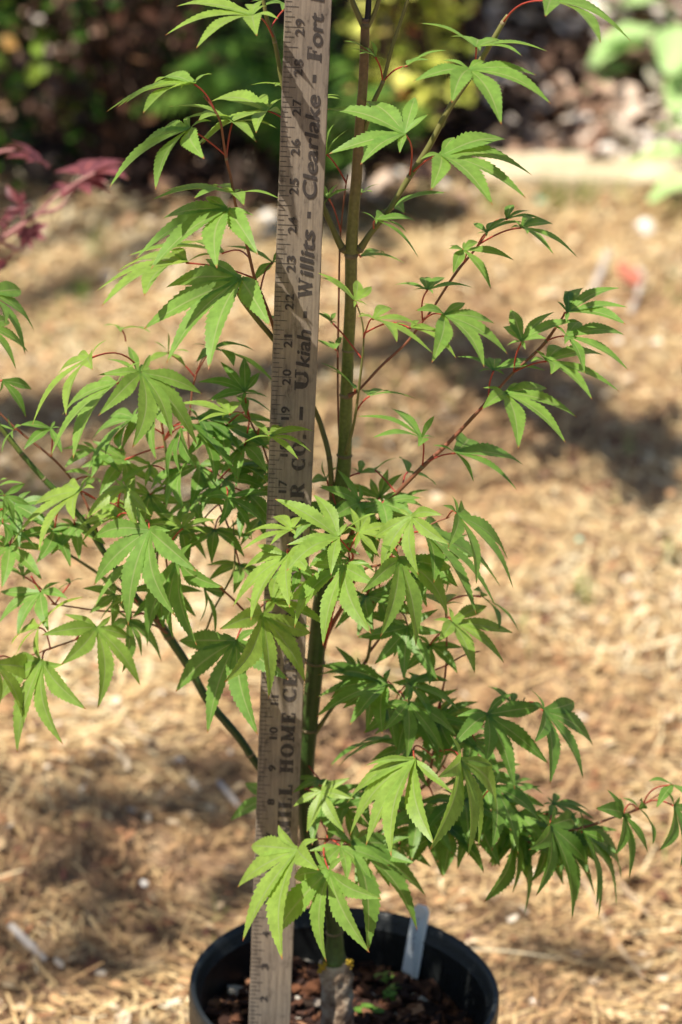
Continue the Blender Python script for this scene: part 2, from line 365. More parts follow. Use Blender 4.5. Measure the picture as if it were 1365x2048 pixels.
def chips(name, n, ylo, yhi, smin, smax, matl, label, cat, seed, pal, lo=-.75, hi=.9, zj=.006, cond=None, flat=.3):
    R = np.random.default_rng(seed); V = []; F = []; col = []; k = 0; tries = 0
    while k < n and tries < n * 20:
        tries += 1
        y = R.uniform(ylo, yhi); x = R.uniform(lo, hi)
        if not in_view(x, y) or not clear_of_pot(x, y): continue
        if cond and not cond(x, y, R): continue
        s = R.uniform(smin, smax); a = R.uniform(0, 6.28); n_ = 6; b = len(V)
        z = gheight(x, y) + .003 + abs(R.normal(0, zj))
        asp = R.uniform(.3, .8); tx, ty = R.normal(0, flat), R.normal(0, flat)
        for i in range(n_):
            th = 6.283 * i / n_; rr = s * R.uniform(.75, 1.1)
            lx, ly = rr * math.cos(th), rr * asp * math.sin(th)
            X = lx * math.cos(a) - ly * math.sin(a); Y = lx * math.sin(a) + ly * math.cos(a)
            V.append((x + X, y + Y, z + X * tx + Y * ty + s * .5))
        V.append((x, y, z + s * R.uniform(.35, .9)))
        F += [(b + i, b + (i + 1) % n_, b + n_) for i in range(n_)]
        v = float(np.clip(pal(x, y, R), 0, 1)); col += [v, 0, 0, 1] * (n_ + 1); k += 1
    o = new_mesh_obj(name, V, F, matl, attrs={'lc': ('POINT', 'FLOAT_COLOR', col)})
    return tag(o, label, cat, kind='stuff')
chips('leaf_litter', 11000, -.6, 2.4, .0025, .009, M_LITTER, 'reddish brown flakes and crumbs of litter among the straw', 'leaf litter', 5,
      lambda x, y, R: .5 + .6 * mnoise.noise(Vector((x * 5, y * 5, 2))) + R.normal(0, .25))
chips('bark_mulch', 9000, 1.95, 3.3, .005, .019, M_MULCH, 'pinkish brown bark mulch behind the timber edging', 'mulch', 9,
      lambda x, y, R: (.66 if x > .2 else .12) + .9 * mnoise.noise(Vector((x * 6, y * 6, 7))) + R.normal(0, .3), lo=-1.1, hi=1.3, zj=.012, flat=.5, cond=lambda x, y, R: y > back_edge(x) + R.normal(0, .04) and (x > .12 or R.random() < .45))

# ------------------------------------------------------------------ leaf builder (maple)
IDX_ANG = [math.radians(a) for a in (-128, -86, -42, 0, 42, 86, 128)]
IDX_LEN = [.40, .76, .95, 1.0, .95, .76, .40]
def canon(k): return np.array([math.sin(IDX_ANG[k]), math.cos(IDX_ANG[k])]) * IDX_LEN[k]

def fit_leaf(tips):
    """tips: list of (dx, dy_up) offsets in pixels, in rotational order -> 3x2 matrix M (x, y_up, toward camera), lobe indices"""
    n = len(tips); best = None; O = np.array(tips, float); S = np.abs(O).max()
    for rev in (0, 1):
        Oo = O[::-1] if rev else O
        for k in range(0, 8 - n):
            idx = list(range(k, k + n)); U = np.array([canon(i) for i in idx])
            lam = .04 if n > 2 else .25
            # ridge toward a similarity transform
            a = (U[:, 0] @ Oo[:, 0] + U[:, 1] @ Oo[:, 1]) / (U ** 2).sum(); b = (U[:, 0] @ Oo[:, 1] - U[:, 1] @ Oo[:, 0]) / (U ** 2).sum()
            A0 = np.array([[a, -b], [b, a]])
            G = U.T @ U + lam * np.eye(2); A = (np.linalg.solve(G, U.T @ Oo + lam * A0.T)).T
            res = ((Oo - U @ A.T) ** 2).sum() / S ** 2 + .02 * abs((k + (n - 1) / 2) - 3)
            if np.linalg.det(A) < 0: res += .6          # seen from above: lobes run the same way round
            if best is None or res < best[0]: best = (res, A, idx, Oo)
    res, A, idx, Oo = best
    Um, s, Vt = np.linalg.svd(A)
    s1 = s[0]; zz = min(math.sqrt(max(s1 ** 2 - s[1] ** 2, 0)), .93 * s1) * Vt[1]
    M = np.vstack([A, zz]); nrm = np.cross(M[:, 0], M[:, 1])
    if nrm[2] < 0: nrm = -nrm
    if nrm[1] < 0: M[2] *= -1
    nrm = np.cross(M[:, 0], M[:, 1])
    if nrm[2] < 0: nrm = -nrm
    return M, idx, Oo, nrm / np.linalg.norm(nrm)

def lobe_w(t):
    if t < .45: return .20 + .80 * math.sin(math.pi * .5 * (t / .45)) ** 1.35
    u = (t - .45) / .55
    return (1 - u) ** 1.15 * (1 + .55 * u) * .88 + .12 * (1 - u) ** .6
def maple_leaf_geo(mb_v, mb_f, mb_c, mb_m, centre_px, Y, tips_px, base3, tone, R, full=True, wscale=1.0, pr=1.0):
    c3 = at(*centre_px, Y); dep = depth_of(c3); k = dep / FPX
    tips = [(tx - centre_px[0], -(ty - centre_px[1])) for tx, ty in tips_px]
    M, idx, O, nrm = fit_leaf(tips)
    lobes = []
    for i, o in zip(idx, O):
        z = float(M[2] @ canon(i)); lobes.append((i, np.array([o[0], o[1], z]) * 1.05))
    if full and len(tips) >= 4:
        for i in range(7):
            if i not in idx and (i in (0, 6)):
                lobes.append((i, M @ canon(i) * .8))
    B3 = np.vstack([RT, UP, -FW]).T * k            # (x, up, toward camera) pixels -> world
    S = np.linalg.norm(M, axis=0).max()
    nteeth = 11
    for (i, o) in lobes:
        Ln = np.linalg.norm(o); cd_ = canon(i) / IDX_LEN[i]
        side = M @ np.array([cd_[1], -cd_[0]]); side = side / (np.linalg.norm(side) + 1e-9)
        # keep a lobe's width from vanishing when it is seen along the side axis
        hw = .130 * max(Ln, .55 * S * IDX_LEN[i]) * wscale * R.uniform(.9, 1.1)
        if i in (0, 6): hw *= .95
        droop = -.10 * Ln; fold = .24; z_off = (.012 + .006 * i) * S * (1 if i % 2 else .6) * .25
        bend = R.normal(0, .035) * Ln
        rows = []
        ts = [0.0]
        for q in range(nteeth):
            a0 = .20 + .72 * q / nteeth; a1 = .20 + .72 * (q + 1) / nteeth
            ts += [a0 + (a1 - a0) * .08, a0 + (a1 - a0) * .9]
        ts += [.955, 1.0]
        for j, t in enumerate(ts):
            # gentle arch and sideways sweep; both vanish at centre and tip
            c = o * t + nrm * (-droop * math.sin(math.pi * t)) * .9 + side * bend * math.sin(math.pi * t) + nrm * z_off * (1 - t)
            if t >= 1: W = 0
            elif t > .93: W = hw * .12
            else:
                W = hw * lobe_w(t)
                if j and j % 2 == 0: W *= 1.10
                elif j: W *= .93
                if t == 0: W = hw * .28
            rows.append((c, W, t))
        b = len(mb_v)
        for (c, W, t) in rows:
            tooth = o / Ln * W * .18
            for s_, bb in ((-1, 1.0), (-.035, .0), (.035, .0), (1, 1.0)):
                if abs(s_) < .5:
                    p = c + side * W * s_; dd = 0.0
                else:
                    p = c + side * W * s_ + nrm * (fold * W) + tooth; dd = 1.0
                mb_v.append(c3 + B3 @ p); mb_c.append((tone, t, dd if W > 0 else .5, 1))
        for j in range(len(rows) - 1):
            for s_ in range(3):
                q = b + j * 4 + s_
                mb_f.append((q, q + 1, q + 5, q + 4)); mb_m.append(0)
    # petiole
    if base3 is not None:
        r_ = .00055 * pr; c = Vector(c3); e = Vector(base3); n_ = 7
        sag = Vector(UP) * (c - e).length * R.uniform(.03, .12) + Vector(RT) * (c - e).length * R.uniform(-.06, .06)
        pts = [c.lerp(e, q / 8) + sag * math.sin(math.pi * q / 8) for q in range(9)]
        mb = MB(); mb.tube(pts, [r_ * (1.25 if q in (0, 8) else 1) for q in range(9)], 6)
        b = len(mb_v)
        mb_v += [np.array(v) for v in mb.v]; mb_f += [tuple(x + b for x in f) for f in mb.f]; mb_m += [1] * len(mb.f); mb_c += [(.5, .5, .5, 1)] * len(mb.v)
    return float(S)

# ------------------------------------------------------------------ maple tree: trunk and branches (photo px, depth plane in inches)
TREE = empty('japanese_maple', at(672, 2080, 1.2))
tag(TREE, 'young green maple tree with narrow toothed leaves growing in the black pot', 'tree')
def loc_obj(o):
    o.matrix_parent_inverse = TREE.matrix_basis.inverted() if o.parent == TREE else Matrix()
    return o
bpy.context.view_layer.update()
TI = Matrix.Translation(-Vector(TREE.location))
BR = []     # name, pts(px,py,Y,r_px), material
def stem(name, pts, m, sub=5, n=10, part='branch', nodes=()):
    P = [at(p[0], p[1], p[2]) for p in pts]; Rr = [p[3] * depth_of(q) / FPX for p, q in zip(pts, P)]
    q, r = spline(P, Rr, sub)
    mb = MB(); mb.tube(q, r, n)
    for (a, b, y, rr) in nodes:
        c = at(a, b, y); k = depth_of(c) / FPX; qi = min(range(len(q)), key=lambda i: np.linalg.norm(q[i] - c))
        t = np.array(q[min(qi + 1, len(q) - 1)]) - np.array(q[max(qi - 1, 0)]); t = t / np.linalg.norm(t)
        c = q[qi]; h = rr * k * .5; R0 = r[qi]
        mb.tube([c - t * h * 1.3, c - t * h * .5, c, c + t * h * .5, c + t * h * 1.3], [R0 * .98, R0 * 1.10, R0 * 1.16, R0 * 1.08, R0 * .98], n, mi=1)
    o = mb.build(part, [m, M_NODE], TREE, smooth=True)
    o.data.transform(TI)
    BR.append((o, [(at(p[0], p[1], p[2]), p[0], p[1], p[2]) for p in pts], q, name))
    return o
T = 1.2
stem('trunk', [(669, 1922, T, 26), (669, 1900, T, 20), (670, 1870, T, 16), (664, 1825, T, 16), (645, 1765, T, 17), (624, 1700, T, 17), (612, 1620, T, 18), (612, 1540, T, 17),
     (620, 1440, T, 17), (630, 1340, T, 17.5), (640, 1240, T, 18), (652, 1150, T, 17), (668, 1050, T, 16), (685, 960, T, 15), (690, 900, T, 14), (692, 830, T, 13),
     (697, 700, T, 12), (702, 600, T, 12), (703, 510, T, 12.5), (708, 420, T, 11.5), (714, 350, T, 11), (720, 250, T, 10), (727, 160, T, 9.5), (731, 50, T, 9), (732, 40, T, 10)],
     M_STEM, 6, 20, 'trunk', nodes=[(703, 505, T, 9), (698, 792, T, 7), (690, 912, T, 6), (698, 700, T, 4), (731, 52, T, 10), (618, 1458, T, 6), (632, 1320, T, 5), (670, 1866, T, 4)])
stem('top_left', [(728, 55, T, 6), (717, 30, T, 6), (704, 0, T, 5.5), (690, -40, T, 5), (672, -90, T, 4.5)], M_OLIVE)
stem('top_rod', [(734, 50, T, 6.5), (737, 20, T, 6.5), (739, -30, T, 5.5), (741, -80, T, 5)], M_BLACKROD)
stem('top_right', [(736, 54, T, 5.5), (748, 30, T, 4.5), (758, 0, T, 4.5), (772, -60, T, 4)], M_OLIVE)
stem('b4', [(716, 330, T, 4.5), (728, 270, T, 4.5), (748, 204, T, 5), (766, 164, T, 4), (783, 100, T, 3.8), (803, 40, T, 3.6), (817, -5, T, 3.3), (832, -70, T, 3)], M_OLIVE, nodes=[(766, 163, T, 5)])
stem('b2', [(705, 502, T, 7), (720, 498, T, 8), (742, 466, T, 6), (775, 425, T, 6), (800, 385, T, 6), (825, 345, T, 6), (860, 290, T, 6.2), (900, 215, T, 6), (950, 140, T, 6), (985, 82, T, 5.5), (1006, 46, T, 5), (1016, 30, T, 3.8)], M_OLIVE, nodes=[(819, 352, T, 4), (1006, 46, T, 7), (720, 498, T, 7)])
stem('b3', [(703, 502, T, 7), (686, 497, T, 8), (665, 455, T, 6), (650, 420, T, 6), (640, 395, T, 5.6), (600, 290, T, 5), (566, 168, T, 5), (557, 120, T, 4.6), (548, 76, T, 4.4), (536, 45, T, 4.2), (527, 0, T, 4), (515, -60, T, 3.6)], M_OLIVE, nodes=[(686, 497, T, 7), (550, 80, T, 4)])
stem('b5', [(670, 1060, T, 8), (664, 980, T, 6), (659, 915, T, 5.5), (645, 860, T + .3, 5.5), (628, 815, T + .3, 5), (588, 735, T, 5), (546, 676, T - .2, 5.5), (520, 645, T - .5, 5.5), (487, 602, T - .8, 5.5), (472, 575, T - .8, 4.5)], M_OLIVE, nodes=[(659, 915, T, 4), (661, 1000, T, 4)])
stem('b5b', [(556, 690, T - .2, 3.4), (543, 640, T - .5, 3.3), (524, 590, T - .8, 3.3), (510, 557, T - .8, 3.2), (494, 490, T - 1, 3.2), (473, 415, T - 1, 2.8), (462, 355, T - 1, 2.7), (453, 318, T - 1, 3), (447, 280, T - 1, 2.4), (441, 243, T - 1, 2.4), (425, 213, T - 1, 2.4), (408, 192, T - 1, 2)], M_TWIG, nodes=[(453, 318, T - 1, 4)])
stem('b7', [(684, 930, T + .3, 2.4), (678, 850, T + .6, 2.4), (676, 740, T + .8, 2.2), (678, 600, T + .8, 2.2), (680, 500, T + .8, 2), (684, 440, T + .8, 1.7), (691, 380, T + .8, 1.5), (696, 350, T + .6, 1.2)], M_TWIG)
stem('b8', [(692, 908, T - .3, 4.5), (705, 860, T - .4, 3.2), (712, 826, T - .5, 2.8), (719, 770, T - .6, 2.6), (725, 718, T - .6, 2.4), (728, 675, T - .6, 1.9), (724, 640, T - .6, 1.6), (713, 606, T - .6, 1.4)], M_OLIVE)
stem('b8b', [(697, 792, T - .4, 4.5), (720, 778, T - .3, 2.8), (760, 735, T, 2.8), (800, 698, T + .2, 2.8), (820, 678, T + .2, 2.6), (846, 642, T + .2, 2.5), (864, 620, T + .2, 2.4), (892, 576, T + .2, 2.6), (918, 538, T + .2, 3), (936, 517, T + .2, 2.5), (959, 488, T + .2, 2.2), (976, 463, T + .2, 1.8)], M_TWIG, nodes=[(920, 537, T + .2, 4)])
stem('b9', [(648, 1190, T, 7), (672, 1130, T - .2, 5), (700, 1075, T - .4, 4.5), (731, 1025, T - .5, 4.4), (781, 997, T - .6, 4.4), (845, 934, T - .8, 4.4), (895, 888, T - .8, 4), (953, 827, T - 1, 3.6), (993, 782, T - 1, 2.8), (1028, 744, T - 1, 2.6), (1075, 702, T - 1, 3.2), (1093, 682, T - 1, 3.4), (1112, 655, T - 1, 2.6), (1131, 626, T - 1, 2)], M_TWIG, nodes=[(848, 932, T - .8, 5), (1092, 683, T - 1, 5), (1070, 706, T - 1, 4)])
stem('b10', [(606, 1610, T, 10), (560, 1572, T + .2, 9), (517, 1531, T + .3, 8.6), (476, 1472, T + .3, 8.4), (417, 1402, T + .4, 8.6), (382, 1340, T + .4, 8.6), (338, 1273, T + .4, 9.5), (318, 1244, T + .4, 8.5), (275, 1198, T + .3, 7), (234, 1140, T + .2, 6.5), (211, 1108, T, 6.3), (190, 1076, T, 6), (164, 1038, T, 6), (111, 981, T, 6.5), (88, 958, T, 5.6), (44, 908, T, 5.6), (0, 852, T, 5.4), (-40, 800, T, 5)], M_STEM, nodes=[(42, 906, T, 5), (88, 958, T, 5), (338, 1272, T + .4, 7), (382, 1340, T + .4, 5), (500, 1505, T + .3, 5)])
stem('b11', [(282, 1212, T + .5, 4), (217, 1163, T + .8, 3.2), (182, 1137, T + .8, 3.2), (117, 1096, T + .8, 3), (73, 1073, T + .8, 2.8), (30, 1050, T + .8, 2.6), (-20, 1020, T + .8, 2.4)], M_OLIVE)
stem('b12', [(213, 1112, T + .2, 3), (170, 1000, T + .6, 2.4), (141, 955, T + .6, 2.3), (103, 914, T + .6, 2.6), (44, 867, T + .6, 2.2), (0, 826, T + .6, 2), (-30, 790, T + .6, 2)], M_TWIG, nodes=[(103, 914, T + .6, 3)])
stem('b13', [(330, 1256, T + .3, 3), (287, 1227, T - .2, 1.9), (205, 1222, T - .6, 1.8), (140, 1213, T - .8, 1.7), (103, 1208, T - .8, 1.5)], M_TWIG)
stem('b14', [(334, 1266, T + .3, 3), (300, 1248, T - .2, 2), (230, 1250, T - .6, 1.9), (152, 1279, T - 1, 1.9), (101, 1297, T - 1, 1.9), (59, 1311, T - 1, 1.8), (0, 1319, T - 1, 1.6), (-40, 1322, T - 1, 1.6)], M_TWIG, nodes=[(101, 1297, T - 1, 3)])
stem('b15', [(388, 1338, T + .2, 3), (402, 1288, T - .2, 2.2), (417, 1250, T - .3, 2.2), (429, 1217, T - .4, 2), (452, 1176, T - .4, 2), (468, 1140, T - .4, 2.2), (470, 1090, T - .2, 1.5), (466, 1040, T, 1.3)], M_OLIVE)
stem('b16', [(624, 1335, T, 5), (580, 1290, T + .2, 3), (530, 1250, T, 2.6), (490, 1222, T - .4, 2.4), (464, 1196, T - .6, 2.4), (429, 1167, T - .8, 2.2), (388, 1146, T - 1, 1.8)], M_TWIG)
stem('b17', [(318, 1242, T + .3, 4), (312, 1180, T + .6, 3), (316, 1100, T + .8, 2.8), (326, 1028, T + 1, 2.8), (335, 943, T + 1, 2.8), (329, 881, T + 1, 2.5), (318, 820, T + 1, 2), (304, 790, T + 1, 1.8), (292, 745, T + .6, 1.4)], M_OLIVE)
stem('b18', [(318, 1240, T + .2, 3), (335, 1160, T - .4, 2), (325, 1090, T - .8, 2), (293, 1055, T - 1, 1.9), (262, 1030, T - 1, 1.9), (229, 1009, T - 1, 1.9), (190, 997, T - 1, 1.9), (170, 988, T - 1, 1.6)], M_TWIG)
stem('b19', [(470, 1085, T + .4, 2), (430, 990, T + 1.2, 2), (380, 900, T + 1.6, 2), (383, 800, T + 1.8, 1.8), (391, 755, T + 1.8, 2.2), (404, 720, T + 1.8, 1.3), (424, 700, T + 1.8, 1)], M_TWIG)
stem('b19b', [(600, 1160, T, 3), (560, 1000, T + .4, 2.4), (537, 925, T + .2, 2.2), (523, 885, T, 2), (507, 855, T - .2, 2), (498, 830, T - .2, 1.6), (495, 800, T - .2, 1.2)], M_TWIG)
stem('b19c', [(470, 1090, T - .1, 2), (425, 1060, T + .5, 1.8), (380, 1030, T + .6, 1.8), (365, 1015, T + .6, 2), (400, 990, T + .6, 1.6), (436, 970, T + .5, 1.3)], M_TWIG)
stem('b20', [(628, 1470, T, 6), (648, 1440, T, 4), (669, 1411, T + .2, 3.5), (700, 1372, T + .3, 3.2), (728, 1330, T + .3, 4), (738, 1306, T + .2, 3.4), (744, 1250, T, 2.2), (750, 1176, T - .4, 2), (753, 1130, T - .6, 1.8)], M_OLIVE)
stem('b20b', [(736, 1308, T + .2, 3), (765, 1270, T + .2, 2.2), (804, 1211, T, 2), (830, 1180, T, 1.8)], M_TWIG)
stem('b21', [(642, 1300, T, 7), (660, 1258, T - .3, 5), (690, 1205, T - .6, 4), (705, 1170, T - .9, 3), (730, 1138, T - 1.2, 2.8), (763, 1129, T - 1.6, 2.4), (786, 1108, T - 1.9, 2), (807, 1074, T - 2, 2), (842, 1061, T - 2, 2), (870, 1045, T - 2, 1.8), (900, 1034, T - 2, 1.6)], M_TWIG)
stem('b21b', [(648, 1300, T, 4), (672, 1200, T - 1, 2.5), (690, 1140, T - 2.5, 2), (706, 1116, T - 3, 2.6), (700, 1100, T - 3.1, 1.8), (680, 1078, T - 3.1, 1.5)], M_PET)
stem('b22', [(616, 1704, T, 6), (650, 1694, T - .5, 4), (700, 1690, T - .6, 3.6), (766, 1661, T - .6, 4), (795, 1631, T - .6, 4), (816, 1608, T - .6, 3.8), (840, 1580, T - .6, 3.6), (857, 1560, T - .6, 3.2), (866, 1512, T - 1, 2.6), (872, 1480, T - .6, 2.2), (878, 1430, T - .3, 2), (884, 1390, T - .2, 2), (893, 1331, T - .2, 2), (893, 1243, T - .4, 1.8), (889, 1200, T - .4, 1.5)], M_TWIG)
stem('b22b', [(763, 1664, T - .6, 3.2), (828, 1666, T - .6, 2.6), (900, 1684, T - .4, 2.4), (980, 1690, T - .4, 2.4), (1050, 1686, T - .6, 2.2), (1110, 1668, T - .8, 2.2), (1167, 1655, T - 1, 2.2), (1199, 1645, T - 1, 2.6), (1226, 1635, T - 1, 1.9), (1250, 1628, T - 1, 1.7), (1276, 1618, T - 1, 2.8), (1300, 1600, T - 1, 1.5), (1345, 1571, T - 1, 1.3)], M_TWIG, nodes=[(1199, 1645, T - 1, 4)])
stem('b22c', [(893, 1331, T - .2, 2), (930, 1310, T - .3, 1.5), (960, 1302, T - .3, 1.4)], M_TWIG)
stem('b23', [(622, 1650, T, 4), (640, 1640, T - 1, 2), (652, 1660, T - 2.2, 1.6), (656, 1683, T - 3, 1.6)], M_PET)
stem('b25', [(857, 1570, T - .6, 3), (885, 1530, T - .8, 2), (905, 1495, T - .8, 1.8), (953, 1458, T - .8, 1.8), (1000, 1430, T - .8, 1.7), (1041, 1412, T - .8, 1.6), (1050, 1395, T - .8, 1.2)], M_OLIVE)
stem('b26', [(795, 1631, T - .4, 3), (790, 1560, T + .3, 1.8), (784, 1460, T + .3, 1.7), (786, 1420, T, 1.4), (800, 1380, T, 1.3)], M_TWIG)
stem('b27', [(1030, 1687, T - .4, 2.5), (1060, 1660, T - .4, 1.7), (1085, 1640, T - .4, 1.4), (1102, 1625, T - .4, 1.2)], M_TWIG)

# rootstock below the graft
def rootstock():
    P = [at(x, y, T) for x, y in ((677, 2110), (676, 2060), (675, 2010), (672, 1960), (671, 1928), (670, 1918))]
    k = depth_of(P[0]) / FPX
    q, r = spline(P, [z * k for z in (34, 32, 31, 32, 31, 22)], 7)
    mb = MB(); mb.tube(q, r, 28, rough=.22)
    o = mb.build('rootstock', M_ROOT, TREE, smooth=True); o.data.transform(TI)
    o['label'] = 'grey rough barked rootstock below the graft'
    for (x, y, s) in ((645, 1936, 12), (699, 1928, 10)):
        c = at(x, y, T - .28); m = MB(); R = random.Random(x)
        for j in range(26):
            th = R.uniform(0, 6.28); u = R.uniform(-1, 1); d = Vector((math.cos(th) * .8, -.1 + .35 * u, math.sin(th) * 1.2)) * s * k * R.uniform(.1, .95)
            rr = s * k * R.uniform(.2, .42); cc = Vector(c) + d
            vs = [cc + Vector((math.cos(a) * math.sin(b), math.sin(a) * math.sin(b), math.cos(b))) * rr * R.uniform(.7, 1.1) for b in (.5, 1.3, 2.2) for a in (0, 1.05, 2.1, 3.14, 4.2, 5.2)]
            fs = [(a + 6 * l, (a + 1) % 6 + 6 * l, (a + 1) % 6 + 6 * (l + 1), a + 6 * (l + 1)) for l in (0, 1) for a in range(6)] + [tuple(range(6)), tuple(range(12, 18))]
            m.add(vs, fs)
        lo = m.build('lichen_patch', M_LICHEN, o, smooth=True); lo.data.transform(TI)
rootstock()

# ------------------------------------------------------------------ maple tree: leaves traced one by one
CR = {'A': (200, 0), 'B': (200, 350), 'C': (0, 650), 'D': (300, 650), 'E': (0, 950), 'F': (300, 950), 'G': (0, 1150), 'H': (300, 1150),
      'I': (640, 0), 'J': (900, 0), 'K': (640, 350), 'L': (900, 400), 'M': (640, 700), 'N': (640, 1000), 'O': (640, 1300), 'P': (900, 1300),
      'Q': (965, 1500), 'R': (450, 1550), 'S': (683, 512), 'T': (683, 0), 'Z': (0, 0)}
def px(c, p):
    s = {'S': .5, 'T': .5, 'Z': 1}.get(c, 400 / 1365)
    return (CR[c][0] + p[0] * s, CR[c][1] + p[1] * s)
